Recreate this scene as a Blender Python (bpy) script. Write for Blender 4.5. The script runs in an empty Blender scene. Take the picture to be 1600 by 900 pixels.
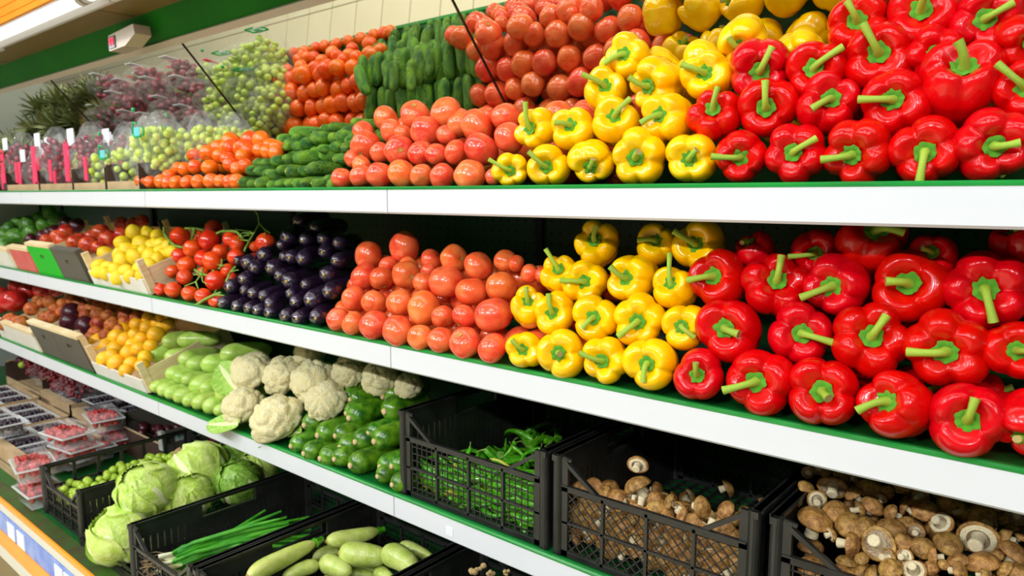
import bpy, bmesh, math, random
import numpy as np
from mathutils import Vector, Matrix, Quaternion
SC = bpy.context.scene
COL = SC.collection
rnd = random.Random(7)
# ---------------------------------------------------------------- camera
F_PX, CXP, CYP, EYE = 1127.0, 800.0, 450.0, 1.50
FW = np.array([-0.63589709, 0.76100549, -0.1284739])
RT = np.array([0.76736472, 0.64121087, 0.0])
UP = np.array([-0.08237886, 0.09858634, 0.99171289])
CAM = np.array([0.0, 0.0, EYE])
cd = bpy.data.cameras.new('camera'); cam = bpy.data.objects.new('camera', cd); COL.objects.link(cam)
cd.sensor_width = 36.0; cd.lens = F_PX / 1600 * 36.0; cd.clip_start = 0.02; cd.clip_end = 60
cam.matrix_world = Matrix(((RT[0], UP[0], -FW[0], 0), (RT[1], UP[1], -FW[1], 0), (RT[2], UP[2], -FW[2], EYE), (0, 0, 0, 1)))
cd.dof.use_dof = True; cd.dof.focus_distance = 1.2; cd.dof.aperture_fstop = 6.5
SC.camera = cam
# ---------------------------------------------------------------- light and exposure
SC.view_settings.view_transform = 'Standard'; SC.view_settings.look = 'None'
SC.view_settings.gamma = 1.0; SC.view_settings.use_curve_mapping = False
SC.view_settings.exposure = 0.03
W = bpy.data.worlds.new('store_air'); SC.world = W; W.use_nodes = True
W.node_tree.nodes['Background'].inputs[0].default_value = (0.95, 0.98, 1.0, 1); W.node_tree.nodes['Background'].inputs[1].default_value = 0.22
def area(name, loc, sx, sy, power, rot=(0, 0, 0), col=(0.92, 0.965, 1.0)):
    l = bpy.data.lights.new(name, 'AREA'); l.shape = 'RECTANGLE'; l.size = sx; l.size_y = sy; l.energy = power; l.color = col
    o = bpy.data.objects.new(name, l); COL.objects.link(o); o.location = loc; o.rotation_euler = rot
    return o
# ceiling strip lights over the aisle, and the tube under the canopy
for k, (yy, pw) in enumerate(((-0.55, 14), (-2.3, 76))):
    for xx in (1.6, -0.4, -2.4, -4.4):
        area('ceiling_strip_light', (xx, yy, 3.0), 0.8, 0.12, pw, (math.radians(14), 0, 0))
area('canopy_tube_light', (-2.3, 0.93, 2.072), 6.0, 0.05, 8, (math.radians(8), 0, 0))

# ---------------------------------------------------------------- pixel helpers (the photograph is 1600 x 900)
def ray(x, y): return FW + RT * ((x - CXP) / F_PX) - UP * ((y - CYP) / F_PX)
def on_y(x, y, Y): r = ray(x, y); return CAM + r * (Y / r[1])
def on_z(x, y, Z): r = ray(x, y); return CAM + r * ((Z - EYE) / r[2])
def on_x(x, y, X): r = ray(x, y); return CAM + r * (X / r[0])
def on_slope(x, y, Y0, Z0, t):
    # plane through (Y0, Z0) running along X and rising t per metre of depth
    r = ray(x, y); k = (Z0 - EYE - t * Y0) / (r[2] - t * r[1]); return CAM + r * k
def depth(P): return float((np.array(P) - CAM) @ FW)
# ---------------------------------------------------------------- names, labels
def tag(o, label=None, cat=None, group=None, kind=None):
    if label: o['label'] = label
    if cat: o['category'] = cat
    if group: o['group'] = group
    if kind: o['kind'] = kind
    return o
ORD = 'first second third fourth fifth sixth seventh eighth ninth tenth eleventh twelfth thirteenth fourteenth fifteenth sixteenth seventeenth eighteenth nineteenth twentieth'.split()
ROWN = ['bottom row', 'second row up', 'third row up', 'fourth row up', 'fifth row up', 'sixth row up']
# ---------------------------------------------------------------- materials
def mat(name, col, rough=0.5, col2=None, scale=8.0, coat=0.0, bump=0.0, bscale=60.0, rand=0.0, metal=0.0, emit=0.0, trans=0.0, alpha=1.0, spec=0.5, detail=3.0, stretch=None):
    m = bpy.data.materials.new(name); m.use_nodes = True; nt = m.node_tree; N = nt.nodes; L = nt.links
    b = N['Principled BSDF']
    b.inputs['Roughness'].default_value = rough; b.inputs['Metallic'].default_value = metal
    b.inputs['Coat Weight'].default_value = coat; b.inputs['Coat Roughness'].default_value = 0.04
    b.inputs['Specular IOR Level'].default_value = spec
    b.inputs['Base Color'].default_value = (*col, 1)
    b.inputs['Transmission Weight'].default_value = trans; b.inputs['Alpha'].default_value = alpha
    if emit: b.inputs['Emission Color'].default_value = (*col, 1); b.inputs['Emission Strength'].default_value = emit
    tc = N.new('ShaderNodeTexCoord'); src = tc.outputs['Object']
    if stretch:
        mp = N.new('ShaderNodeMapping'); mp.inputs['Scale'].default_value = stretch; L.new(src, mp.inputs['Vector']); src = mp.outputs['Vector']
    if rand or col2:
        oi = N.new('ShaderNodeObjectInfo')
    out = None
    if col2:
        no = N.new('ShaderNodeTexNoise'); no.noise_dimensions = '4D'; no.inputs['Scale'].default_value = scale; no.inputs['Detail'].default_value = detail
        L.new(src, no.inputs['Vector'])
        ml = N.new('ShaderNodeMath'); ml.operation = 'MULTIPLY'; ml.inputs[1].default_value = 37.0
        L.new(oi.outputs['Random'], ml.inputs[0]); L.new(ml.outputs[0], no.inputs['W'])
        rp = N.new('ShaderNodeValToRGB'); rp.color_ramp.elements[0].position = 0.36; rp.color_ramp.elements[1].position = 0.66
        rp.color_ramp.elements[0].color = (*col, 1); rp.color_ramp.elements[1].color = (*col2, 1)
        L.new(no.outputs['Fac'], rp.inputs['Fac']); out = rp.outputs['Color']
    if rand:
        hs = N.new('ShaderNodeHueSaturation')
        mr = N.new('ShaderNodeMapRange'); mr.inputs['To Min'].default_value = 0.5 - rand * 0.010; mr.inputs['To Max'].default_value = 0.5 + rand * 0.010
        mv = N.new('ShaderNodeMapRange'); mv.inputs['To Min'].default_value = 1.0 - rand * 0.16; mv.inputs['To Max'].default_value = 1.0 + rand * 0.15
        fr = N.new('ShaderNodeMath'); fr.operation = 'FRACT'; mu = N.new('ShaderNodeMath'); mu.operation = 'MULTIPLY'; mu.inputs[1].default_value = 7.31
        L.new(oi.outputs['Random'], mr.inputs['Value']); L.new(oi.outputs['Random'], mu.inputs[0]); L.new(mu.outputs[0], fr.inputs[0]); L.new(fr.outputs[0], mv.inputs['Value'])
        L.new(mr.outputs['Result'], hs.inputs['Hue']); L.new(mv.outputs['Result'], hs.inputs['Value'])
        if out: L.new(out, hs.inputs['Color'])
        else: hs.inputs['Color'].default_value = (*col, 1)
        out = hs.outputs['Color']
    if out: L.new(out, b.inputs['Base Color'])
    if bump:
        nb = N.new('ShaderNodeTexNoise'); nb.inputs['Scale'].default_value = bscale; nb.inputs['Detail'].default_value = 2.0; L.new(src, nb.inputs['Vector'])
        bp = N.new('ShaderNodeBump'); bp.inputs['Strength'].default_value = bump; bp.inputs['Distance'].default_value = 0.01
        L.new(nb.outputs['Fac'], bp.inputs['Height']); L.new(bp.outputs['Normal'], b.inputs['Normal'])
    return m
M = {}
M['red'] = mat('red_pepper_skin', (0.70, 0.001, 0.003), 0.22, (0.56, 0.0006, 0.002), 2.0, coat=0.22, bump=0.14, bscale=2.5, rand=0.12, spec=.3)
M['yellow'] = mat('yellow_pepper_skin', (1.0, 0.63, 0.0), 0.17, (0.98, 0.50, 0.0), 1.6, coat=0.25, bump=0.08, bscale=2.5, rand=0.3)
M['stem'] = mat('pepper_stem', (0.22, 0.46, 0.02), 0.4, (0.46, 0.55, 0.06), 60, rand=0.8, bump=0.3, bscale=150)
M['calyx'] = mat('pepper_calyx', (0.06, 0.33, 0.01), 0.4, (0.17, 0.50, 0.03), 90, bump=0.5, bscale=160)
M['cut'] = mat('cut_stem_end', (0.50, 0.42, 0.13), 0.8, (0.17, 0.10, 0.03), 150)
M['tomato'] = mat('pink_tomato_skin', (0.82, 0.085, 0.022), 0.22, (0.88, 0.20, 0.055), 1.4, coat=0.2, bump=0.04, bscale=3, rand=0.9)
M['orange_tomato'] = mat('orange_tomato_skin', (0.90, 0.10, 0.004), 0.22, (0.90, 0.17, 0.006), 1.3, coat=0.25, rand=0.7)
M['vine_tomato'] = mat('vine_tomato_skin', (0.80, 0.035, 0.006), 0.2, (0.86, 0.085, 0.01), 1.4, coat=0.3, rand=0.6)
M['scar'] = mat('tomato_scar', (0.30, 0.16, 0.03), 0.8, (0.65, 0.38, 0.08), 120)
M['vine'] = mat('vine_green', (0.10, 0.24, 0.015), 0.6, (0.28, 0.42, 0.06), 60)
M['cucumber'] = mat('cucumber_skin', (0.022, 0.135, 0.014), 0.42, (0.21, 0.44, 0.018), 1.1, bump=0.7, bscale=9, rand=1.1, stretch=(1, 1, 0.4))
M['cucumber_tip'] = mat('cucumber_tip', (0.62, 0.52, 0.16), 0.7)
M['courgette'] = mat('courgette_skin', (0.014, 0.10, 0.006), 0.22, (0.14, 0.34, 0.012), 1.1, coat=0.3, rand=1.0, bump=0.1, bscale=6)
M['courgette_cut'] = mat('courgette_cut_end', (0.72, 0.56, 0.30), 0.8, (0.45, 0.30, 0.12), 60)
M['marrow'] = mat('pale_marrow_skin', (0.33, 0.53, 0.06), 0.28, (0.50, 0.66, 0.15), 1.2, coat=0.2, rand=0.6)
M['marrow_mirror'] = mat('pale_courgette_skin', (0.42, 0.54, 0.08), 0.35, (0.60, 0.66, 0.19), 1.2, coat=0.15, rand=0.5, bump=0.15, bscale=4)
M['aubergine'] = mat('aubergine_skin', (0.018, 0.009, 0.024), 0.2, (0.030, 0.012, 0.038), 2, coat=0.9, bump=0.25, bscale=3)
M['aub_dot'] = mat('aubergine_scar', (0.55, 0.45, 0.05), 0.6, (0.30, 0.16, 0.06), 90)
M['cauli'] = mat('cauliflower_curd', (0.98, 0.84, 0.42), 0.6, (0.99, 0.92, 0.56), 6, bump=0.9, bscale=26)
M['cauli_leaf'] = mat('cauliflower_leaf', (0.22, 0.46, 0.04), 0.5, (0.42, 0.60, 0.13), 14)
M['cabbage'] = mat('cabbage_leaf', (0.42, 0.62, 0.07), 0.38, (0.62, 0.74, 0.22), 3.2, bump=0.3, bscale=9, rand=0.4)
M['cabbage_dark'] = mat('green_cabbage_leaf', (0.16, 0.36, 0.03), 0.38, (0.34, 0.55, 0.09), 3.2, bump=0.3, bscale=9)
M['cab_vein'] = mat('cabbage_vein', (0.66, 0.72, 0.36), 0.5)
M['mush'] = mat('mushroom_cap', (0.20, 0.082, 0.013), 0.5, (0.54, 0.29, 0.075), 2.4, bump=0.35, bscale=9, rand=0.8, detail=8)
M['mush_stem'] = mat('mushroom_stem', (0.62, 0.50, 0.28), 0.75, (0.84, 0.74, 0.50), 20, bump=0.3, bscale=30)
M['gills'] = mat('mushroom_gills', (0.50, 0.38, 0.24), 0.9, (0.16, 0.09, 0.05), 12)
M['lemon'] = mat('lemon_skin', (0.95, 0.62, 0.008), 0.35, (0.98, 0.70, 0.02), 3, bump=0.25, bscale=30, rand=0.5)
M['mandarin'] = mat('apricot_skin', (0.93, 0.52, 0.01), 0.4, (0.95, 0.42, 0.01), 2, rand=0.8)
M['peach'] = mat('peach_skin', (0.30, 0.028, 0.01), 0.6, (0.72, 0.22, 0.03), 1.5, rand=0.9)
M['apple'] = mat('nectarine_skin', (0.45, 0.008, 0.012), 0.2, (0.78, 0.12, 0.03), 1.5, coat=0.3, rand=0.7)
M['avocado'] = mat('green_avocado_skin', (0.03, 0.13, 0.012), 0.35, (0.11, 0.28, 0.03), 3, rand=0.7)
M['plum'] = mat('dark_plum_skin', (0.035, 0.006, 0.012), 0.3, (0.09, 0.012, 0.02), 3)
M['pomegranate'] = mat('pomegranate_skin', (0.42, 0.01, 0.01), 0.22, (0.60, 0.03, 0.02), 2, coat=0.3)
M['grape_red'] = mat('red_grape_skin', (0.17, 0.008, 0.03), 0.25, (0.32, 0.035, 0.06), 30, coat=0.2)
M['grape_green'] = mat('green_grape_skin', (0.42, 0.58, 0.04), 0.25, (0.60, 0.70, 0.12), 30, coat=0.2)
M['lime'] = mat('small_green_plum_skin', (0.26, 0.44, 0.02), 0.3, (0.45, 0.58, 0.06), 2, rand=0.5)
M['chili'] = mat('green_chili_skin', (0.03, 0.24, 0.006), 0.2, (0.12, 0.44, 0.015), 12, coat=0.3, rand=0.7)
M['chili_pale'] = mat('pale_chili_skin', (0.42, 0.50, 0.05), 0.25, (0.60, 0.45, 0.05), 10, coat=0.3)
M['chili_red'] = mat('red_chili_skin', (0.62, 0.02, 0.01), 0.2, coat=0.3)
M['onion_green'] = mat('spring_onion_leaf', (0.02, 0.22, 0.01), 0.4, (0.09, 0.42, 0.02), 20)
M['onion_white'] = mat('spring_onion_bulb', (0.60, 0.62, 0.25), 0.4, (0.75, 0.75, 0.55), 20)
M['root'] = mat('dry_roots', (0.30, 0.19, 0.09), 0.9)
M['band'] = mat('turquoise_band', (0.03, 0.50, 0.42), 0.4)
M['ginger'] = mat('ginger_skin', (0.40, 0.25, 0.09), 0.8, (0.58, 0.41, 0.19), 30, bump=0.5, bscale=60)
M['pine'] = mat('pineapple_skin', (0.12, 0.085, 0.012), 0.7, (0.30, 0.18, 0.02), 40, bump=0.6, bscale=60)
M['pine_leaf'] = mat('pineapple_leaf', (0.09, 0.13, 0.03), 0.5, (0.34, 0.36, 0.14), 12)
M['berry'] = mat('raspberry', (0.42, 0.006, 0.008), 0.4, (0.58, 0.03, 0.015), 30)
M['blackberry'] = mat('blackberry', (0.018, 0.012, 0.022), 0.4, (0.05, 0.025, 0.04), 30)
M['currant'] = mat('red_currant', (0.16, 0.012, 0.02), 0.35, (0.26, 0.02, 0.03), 30)
M['white'] = mat('white_shelf_enamel', (0.68, 0.695, 0.72), 0.3, (0.65, 0.67, 0.705), 3, spec=0.4)
M['green'] = mat('green_shelf_liner', (0.004, 0.27, 0.035), 0.28, (0.006, 0.20, 0.03), 8, coat=0.2)
M['green_shaded'] = mat('shaded_green_shelf_top', (0.003, 0.11, 0.016), 0.35, (0.003, 0.08, 0.012), 8)  # shelf green, darkened to put the shade of the produce into the colour
M['black'] = mat('black_crate_plastic', (0.012, 0.012, 0.011), 0.36, (0.022, 0.022, 0.020), 18, bump=0.12, bscale=40)
M['panel'] = mat('dark_green_panel', (0.003, 0.055, 0.010), 0.35, (0.004, 0.075, 0.014), 4)
M['grey'] = mat('grey_end_panel', (0.36, 0.38, 0.33), 0.4, (0.42, 0.43, 0.38), 2)
M['canopy'] = mat('brown_canopy_underside', (0.15, 0.095, 0.02), 0.4, (0.17, 0.11, 0.028), 5)
M['canopy_green'] = mat('glossy_green_canopy_strip', (0.002, 0.085, 0.001), 0.45, (0.004, 0.11, 0.002), 3, coat=0.0, spec=.08)
M['frame'] = mat('beige_metal_frame', (0.42, 0.34, 0.25), 0.3)
M['orange'] = mat('orange_fascia', (0.95, 0.30, 0.005), 0.35, (0.98, 0.36, 0.01), 4)
M['tube'] = mat('lit_tube', (1.0, 1.0, 0.97), 0.3, emit=1.1)
M['lamp_white'] = mat('lamp_housing', (0.62, 0.60, 0.60), 0.25)
M['wood'] = mat('pale_crate_wood', (0.70, 0.52, 0.27), 0.7, (0.80, 0.65, 0.40), 10, stretch=(1, 1, 8))
M['white_card'] = mat('white_card', (0.74, 0.71, 0.64), 0.6, (0.68, 0.64, 0.56), 12)
M['grey_card'] = mat('dark_grey_card', (0.085, 0.075, 0.055), 0.6, (0.10, 0.09, 0.07), 12)
M['green_card'] = mat('bright_green_card', (0.0, 0.44, 0.008), 0.5)
M['red_card'] = mat('faded_red_card', (0.58, 0.09, 0.08), 0.6, (0.64, 0.14, 0.12), 12)
M['brown_card'] = mat('dark_brown_card', (0.045, 0.022, 0.013), 0.6, (0.06, 0.03, 0.02), 12)
M['card'] = mat('brown_cardboard', (0.40, 0.27, 0.14), 0.8, (0.50, 0.35, 0.19), 12)
M['pink'] = mat('pink_bag_label', (0.85, 0.05, 0.13), 0.4)
M['blue'] = mat('blue_price_strip', (0.06, 0.16, 0.62), 0.25, (0.20, 0.32, 0.72), 14)
M['paper'] = mat('white_price_card', (0.78, 0.80, 0.84), 0.4)
M['pale_rail'] = mat('pale_rail', (0.62, 0.60, 0.52), 0.3)
M['rubber'] = mat('worn_green_deck_edge', (0.035, 0.10, 0.012), 0.4, (0.06, 0.05, 0.02), 14)
M['copper'] = mat('mirror_joint_strip', (0.035, 0.02, 0.012), 0.2, metal=0.3)
M['screen'] = mat('dark_display', (0.015, 0.012, 0.012), 0.2)
M['display'] = mat('red_display_digits', (0.9, 0.03, 0.10), 0.4, emit=0.8)
M['logo'] = mat('green_print', (0.0, 0.34, 0.09), 0.4)
M['teal'] = mat('teal_print', (0.15, 0.55, 0.60), 0.4)
M['leaf_print'] = mat('printed_green_leaf', (0.03, 0.25, 0.02), 0.5)
M['black_edge'] = mat('dark_joint', (0.02, 0.02, 0.02), 0.5)
# mirror
m = mat('mirror_glass', (0.80, 0.79, 0.70), 0.015, metal=1.0); M['mirror'] = m
# thin clear plastic: mostly see-through with a crumpled gloss
def film(name, col, a, rough=0.12, bump=1.0, bs=35):
    m = mat(name, col, rough, alpha=a, bump=bump, bscale=bs, spec=0.8); return m
M['film'] = film('clear_bag_film', (0.80, 0.82, 0.80), 0.09, 0.08, 1.2, 22)
M['clam'] = film('clear_punnet_plastic', (0.85, 0.85, 0.85), 0.14, 0.08, 0.3, 20)
# floor tiles: recessed joints are in the mesh (see below)
M['tile'] = mat('cream_floor_tile', (0.80, 0.73, 0.50), 0.3, (0.84, 0.78, 0.56), 3)
M['grout'] = mat('tile_grout', (0.26, 0.21, 0.11), 0.8)
M['light_block'] = mat('light_blocking_wall', (0.22, 0.21, 0.19), 0.7, (0.14, 0.13, 0.12), 1.2)  # muted tone for the added walls that block ambient light
M['ceil'] = mat('white_ceiling', (0.75, 0.74, 0.70), 0.8)
# perforated panel
def perforated():
    m = bpy.data.materials.new('perforated_green_panel'); m.use_nodes = True; nt = m.node_tree; N = nt.nodes; L = nt.links; b = N['Principled BSDF']
    tc = N.new('ShaderNodeTexCoord'); sp = N.new('ShaderNodeSeparateXYZ'); L.new(tc.outputs['Object'], sp.inputs[0])
    def cell(o, size):
        d = N.new('ShaderNodeMath'); d.operation = 'DIVIDE'; d.inputs[1].default_value = size; L.new(o, d.inputs[0])
        f = N.new('ShaderNodeMath'); f.operation = 'FRACT'; L.new(d.outputs[0], f.inputs[0])
        s = N.new('ShaderNodeMath'); s.operation = 'SUBTRACT'; s.inputs[1].default_value = 0.5; L.new(f.outputs[0], s.inputs[0])
        a = N.new('ShaderNodeMath'); a.operation = 'ABSOLUTE'; L.new(s.outputs[0], a.inputs[0])
        c = N.new('ShaderNodeMath'); c.operation = 'LESS_THAN'; c.inputs[1].default_value = 0.11; L.new(a.outputs[0], c.inputs[0]); return c.outputs[0]
    mu = N.new('ShaderNodeMath'); mu.operation = 'MULTIPLY'; L.new(cell(sp.outputs['X'], 0.032), mu.inputs[0]); L.new(cell(sp.outputs['Z'], 0.032), mu.inputs[1])
    mx = N.new('ShaderNodeMix'); mx.data_type = 'RGBA'; L.new(mu.outputs[0], mx.inputs['Factor'])
    mx.inputs['A'].default_value = (0.006, 0.10, 0.018, 1); mx.inputs['B'].default_value = (0.001, 0.008, 0.002, 1)
    L.new(mx.outputs['Result'], b.inputs['Base Color']); b.inputs['Roughness'].default_value = 0.35
    return m
M['perf'] = perforated()
# ---------------------------------------------------------------- mesh helpers
def mesh_obj(name, verts, faces, mats, parent=None, smooth=True, mi=None):
    me = bpy.data.meshes.new(name); me.from_pydata([tuple(map(float, v)) for v in verts], [], faces)
    for mm in (mats if isinstance(mats, (list, tuple)) else [mats]): me.materials.append(mm)
    if smooth: me.polygons.foreach_set('use_smooth', [True] * len(me.polygons))
    if mi is not None: me.polygons.foreach_set('material_index', mi)
    me.update()
    return link(name, me, parent)
def link(name, me, parent=None):
    o = bpy.data.objects.new(name, me); COL.objects.link(o)
    if parent is not None: o.parent = parent
    return o
def empty(name, loc):
    o = bpy.data.objects.new(name, None); COL.objects.link(o); o.location = loc; o.empty_display_size = 0.02; return o
class MB:
    def __init__(s): s.v = []; s.f = []; s.m = []
    def add(s, v, f, mi=0):
        n = len(s.v); s.v += [tuple(map(float, q)) for q in v]; s.f += [tuple(i + n for i in t) for t in f]; s.m += [mi] * len(f)
    def box(s, x0, x1, y0, y1, z0, z1, mi=0):
        s.add([(x0, y0, z0), (x1, y0, z0), (x1, y1, z0), (x0, y1, z0), (x0, y0, z1), (x1, y0, z1), (x1, y1, z1), (x0, y1, z1)],
              [(0, 3, 2, 1), (4, 5, 6, 7), (0, 1, 5, 4), (1, 2, 6, 5), (2, 3, 7, 6), (3, 0, 4, 7)], mi)
    def prism(s, poly, axis, a, b, mi=0):
        n = len(poly)
        def mk(p, q): return {'x': (q, p[0], p[1]), 'y': (p[0], q, p[1]), 'z': (p[0], p[1], q)}[axis]
        s.add([mk(p, a) for p in poly] + [mk(p, b) for p in poly],
              [tuple(range(n)), tuple(range(2 * n - 1, n - 1, -1))] + [(i, i + n, (i + 1) % n + n, (i + 1) % n) for i in range(n)], mi)
    def bar(s, p, q, w, h=None, up=(0, 0, 1), mi=0):
        h = h or w; p = Vector(p); q = Vector(q); d = (q - p).normalized(); u = Vector(up)
        if abs(d.dot(u)) > 0.95: u = Vector((0, 1, 0))
        a = d.cross(u).normalized() * (w / 2); b = a.cross(d).normalized() * (h / 2)
        s.add([p - a - b, p + a - b, p + a + b, p - a + b, q - a - b, q + a - b, q + a + b, q - a + b],
              [(0, 1, 2, 3), (7, 6, 5, 4), (0, 4, 5, 1), (1, 5, 6, 2), (2, 6, 7, 3), (3, 7, 4, 0)], mi)
    def tube(s, pts, rad, n=8, mi=0, cap=True, capmi=None):
        pts = [Vector(p) for p in pts]; k = len(pts)
        if not hasattr(rad, '__len__'): rad = [rad] * k
        base = len(s.v); prev = None; vs = []
        for i, p in enumerate(pts):
            d = (pts[min(i + 1, k - 1)] - pts[max(i - 1, 0)]).normalized()
            if prev is None: a = d.orthogonal().normalized()
            else: a = (prev - d * prev.dot(d)).normalized()
            prev = a; b = d.cross(a)
            for j in range(n):
                t = 2 * math.pi * j / n; vs.append(p + (a * math.cos(t) + b * math.sin(t)) * rad[i])
        fs = [(i * n + j, i * n + (j + 1) % n, (i + 1) * n + (j + 1) % n, (i + 1) * n + j) for i in range(k - 1) for j in range(n)]
        s.add(vs, fs, mi)
        if cap: s.add(vs[-n:], [tuple(range(n))], mi if capmi is None else capmi); s.add(vs[:n], [tuple(range(n - 1, -1, -1))], mi)
    def ball(s, c, r, nu=8, nv=6, mi=0, sc=(1, 1, 1)):
        vs = [(c[0], c[1], c[2] + r * sc[2])]
        for i in range(1, nv):
            a = math.pi * i / nv
            for j in range(nu):
                b = 2 * math.pi * j / nu; vs.append((c[0] + r * sc[0] * math.sin(a) * math.cos(b), c[1] + r * sc[1] * math.sin(a) * math.sin(b), c[2] + r * sc[2] * math.cos(a)))
        vs.append((c[0], c[1], c[2] - r * sc[2])); L = len(vs) - 1
        fs = [(0, 1 + j, 1 + (j + 1) % nu) for j in range(nu)]
        for i in range(nv - 2):
            for j in range(nu):
                a = 1 + i * nu + j; b = 1 + i * nu + (j + 1) % nu; fs.append((a, a + nu, b + nu, b))
        fs += [(L, 1 + (nv - 2) * nu + (j + 1) % nu, 1 + (nv - 2) * nu + j) for j in range(nu)]
        s.add(vs, fs, mi)
    def build(s, name, mats, parent=None, smooth=False):
        return mesh_obj(name, s.v, s.f, mats, parent, smooth, s.m)
def structure(o): o['kind'] = 'structure'; return o
def surf(func, nu, nv):
    """closed lat-long surface, func(u, v) with v in 0..pi from the +z pole"""
    v = [func(0.0, 0.0)]; f = []
    for i in range(1, nv):
        for j in range(nu): v.append(func(2 * math.pi * j / nu, math.pi * i / nv))
    v.append(func(0.0, math.pi)); L = len(v) - 1
    f += [(0, 1 + j, 1 + (j + 1) % nu) for j in range(nu)]
    for i in range(nv - 2):
        for j in range(nu):
            a = 1 + i * nu + j; b = 1 + i * nu + (j + 1) % nu; f.append((a, a + nu, b + nu, b))
    f += [(L, 1 + (nv - 2) * nu + (j + 1) % nu, 1 + (nv - 2) * nu + j) for j in range(nu)]
    return v, f
def make_mesh(name, v, f, mats):
    me = bpy.data.meshes.new(name); me.from_pydata([tuple(map(float, q)) for q in v], [], f)
    for mm in (mats if isinstance(mats, (list, tuple)) else [mats]): me.materials.append(mm)
    me.polygons.foreach_set('use_smooth', [True] * len(me.polygons)); me.update(); return me
def aim(axis, roll=0.0):
    return Vector(axis).normalized().to_track_quat('Z', 'Y') @ Quaternion((0, 0, 1), roll)
def put(o, loc, q, sc):
    o.matrix_world = Matrix.LocRotScale(Vector(loc), q, Vector((sc, sc, sc)) if not hasattr(sc, '__len__') else Vector(sc)); return o

# ================================================================ STRUCTURE
LIP = 1.08; S1, S2, S3, DK = 1.515, 1.155, 0.79, 0.42; DKY = 0.72
XL, XR = -5.36, 1.3; BACK = 1.66
JX = [-1.27 - 1.235 * k for k in range(-2, 4)]           # shelf module joints
def modules(): 
    e = [XR] + [x for x in JX if XL < x < XR] + [XL]; e.sort(reverse=True); return list(zip(e[1:], e[:-1]))
# floor with real tiles near the mirror's view, grout slab below
b = MB(); b.box(-14, 6, -5, 2.2, -0.06, -0.004); structure(b.build('floor', M['grout']))
FL = bpy.data.objects['floor']
tb = MB(); tb.box(0, 0.278, 0, 0.278, -0.004, 0); tile_me = tb.build('floor_tile', M['tile']).data
bpy.data.objects.remove(bpy.data.objects['floor_tile'])
cnt = 0; rest = MB()
for i in range(-38, 10):
    for j in range(-12, 5):
        x = -3.66 + 0.286 * i; y = 0.088 + 0.286 * j
        if -7.0 < x < -2.4 and -0.8 < y < 0.4: o = link('tile', tile_me, FL); o.location = (x, y, 0); cnt += 1
        else: rest.box(x, x + 0.28, y, y + 0.28, -0.004, 0)
tag(rest.build('far_tiles', M['tile'], FL), kind='stuff')
b = MB(); b.box(-14, 6, -5, 0.6, 3.2, 3.25); structure(b.build('ceiling', M['ceil']))
b = MB(); b.box(-14, 6, -4.6, -4.5, 0, 3.2); structure(b.build('wall_front_blocker', M['light_block']))  # unseen wall behind the camera, added to block world light for more contrast
b = MB(); b.box(3.4, 3.5, -4.6, 2.2, 0, 3.2); structure(b.build('wall_right_blocker', M['light_block']))  # unseen side wall, added to shut out world light
for k, (yy, w_) in enumerate(((-0.55, .10), (-2.3, .10))):
    for xx in (1.6, -0.4, -2.4, -4.4):
        b = MB(); b.box(xx - .42, xx + .42, yy - w_, yy + w_, 3.03, 3.10); lo = b.build('ceiling_lamp', M['lamp_white']); tag(lo, '%s lamp of the %s strip light row on the ceiling over the aisle' % (ORD[int(round((1.6 - xx) / 2))], ('near', 'far')[k]), 'lamp', 'ceiling strip lamps')
b = MB(); b.box(XL, XR, BACK + 0.10, BACK + 0.14, 0, 2.4); structure(b.build('wall_back', M['panel']))
# back panels and uprights: one per module, parts of the back wall
WB = bpy.data.objects['wall_back']
for (a, c) in modules():
    b = MB(); b.box(a + 0.004, c - 0.004, BACK - 0.01, BACK, 0.30, 1.47); b.build('back_panel', M['perf'], WB)
    b = MB(); b.box(a - 0.012, a + 0.012, BACK - 0.022, BACK - 0.008, 0.3, 1.47); b.build('upright', M['black_edge'], WB)
# shelves: per module a green tray, white edge, green lip
def shelf(zs, back, nm):
    mods = list(reversed(modules()))
    for k, (a, c) in enumerate(mods):
        b = MB(); b.box(a, c, LIP + 0.004, back, zs - 0.022, zs - 0.002); sh = b.build('display_shelf', M['green_shaded'])
        tag(sh, '%s green display shelf with white front edge, %s section from the far left end' % (nm, ORD[len(mods) - 1 - k]), 'shelf', 'display shelves')
        b = MB()
        prof = [(LIP, zs - 0.004), (LIP, zs - 0.054), (LIP + 0.004, zs - 0.058), (LIP + 0.02, zs - 0.058), (LIP + 0.02, zs - 0.022), (LIP + 0.006, zs - 0.022), (LIP + 0.006, zs - 0.004)]
        b.prism(prof, 'x', a + 0.0015, c - 0.0015); b.build('shelf_edge', M['white'], sh)
        b = MB(); b.prism([(LIP - 0.001, zs - 0.004), (LIP + 0.012, zs - 0.004), (LIP + 0.014, zs + 0.0), (LIP + 0.010, zs + 0.003), (LIP + 0.002, zs + 0.003), (LIP - 0.001, zs)], 'x', a, c); b.build('green_lip', M['green'], sh)
        b = MB(); b.prism([(LIP + 0.02, zs - 0.022), (back, zs - 0.022), (back, zs - 0.05)], 'x', a + 0.005, a + 0.009); b.build('bracket', M['white'], sh)
shelf(S1, BACK - 0.012, 'top'); shelf(S2, BACK - 0.025, 'middle'); shelf(S3, BACK - 0.025, 'lower')
root = empty('refrigerated_base', (0, 0, 0))
tag(root, 'bottom deck of the display with worn green edge, blue price strip and orange bands', 'display case')
def part(mb, name, m, parent=None, smooth=False):
    return mb.build(name, m, parent if parent is not None else root, smooth)
# small sticker on the lowest shelf edge
b = MB(); p0 = on_y(697, 824, LIP); b.box(p0[0], p0[0] + 0.022, LIP - 0.0012, LIP, p0[2] - 0.016, p0[2] + 0.004); tag(b.build('pale_sticker', M['paper']), 'small pale sticker on the lower white shelf edge below the chilies', 'sticker')
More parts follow.
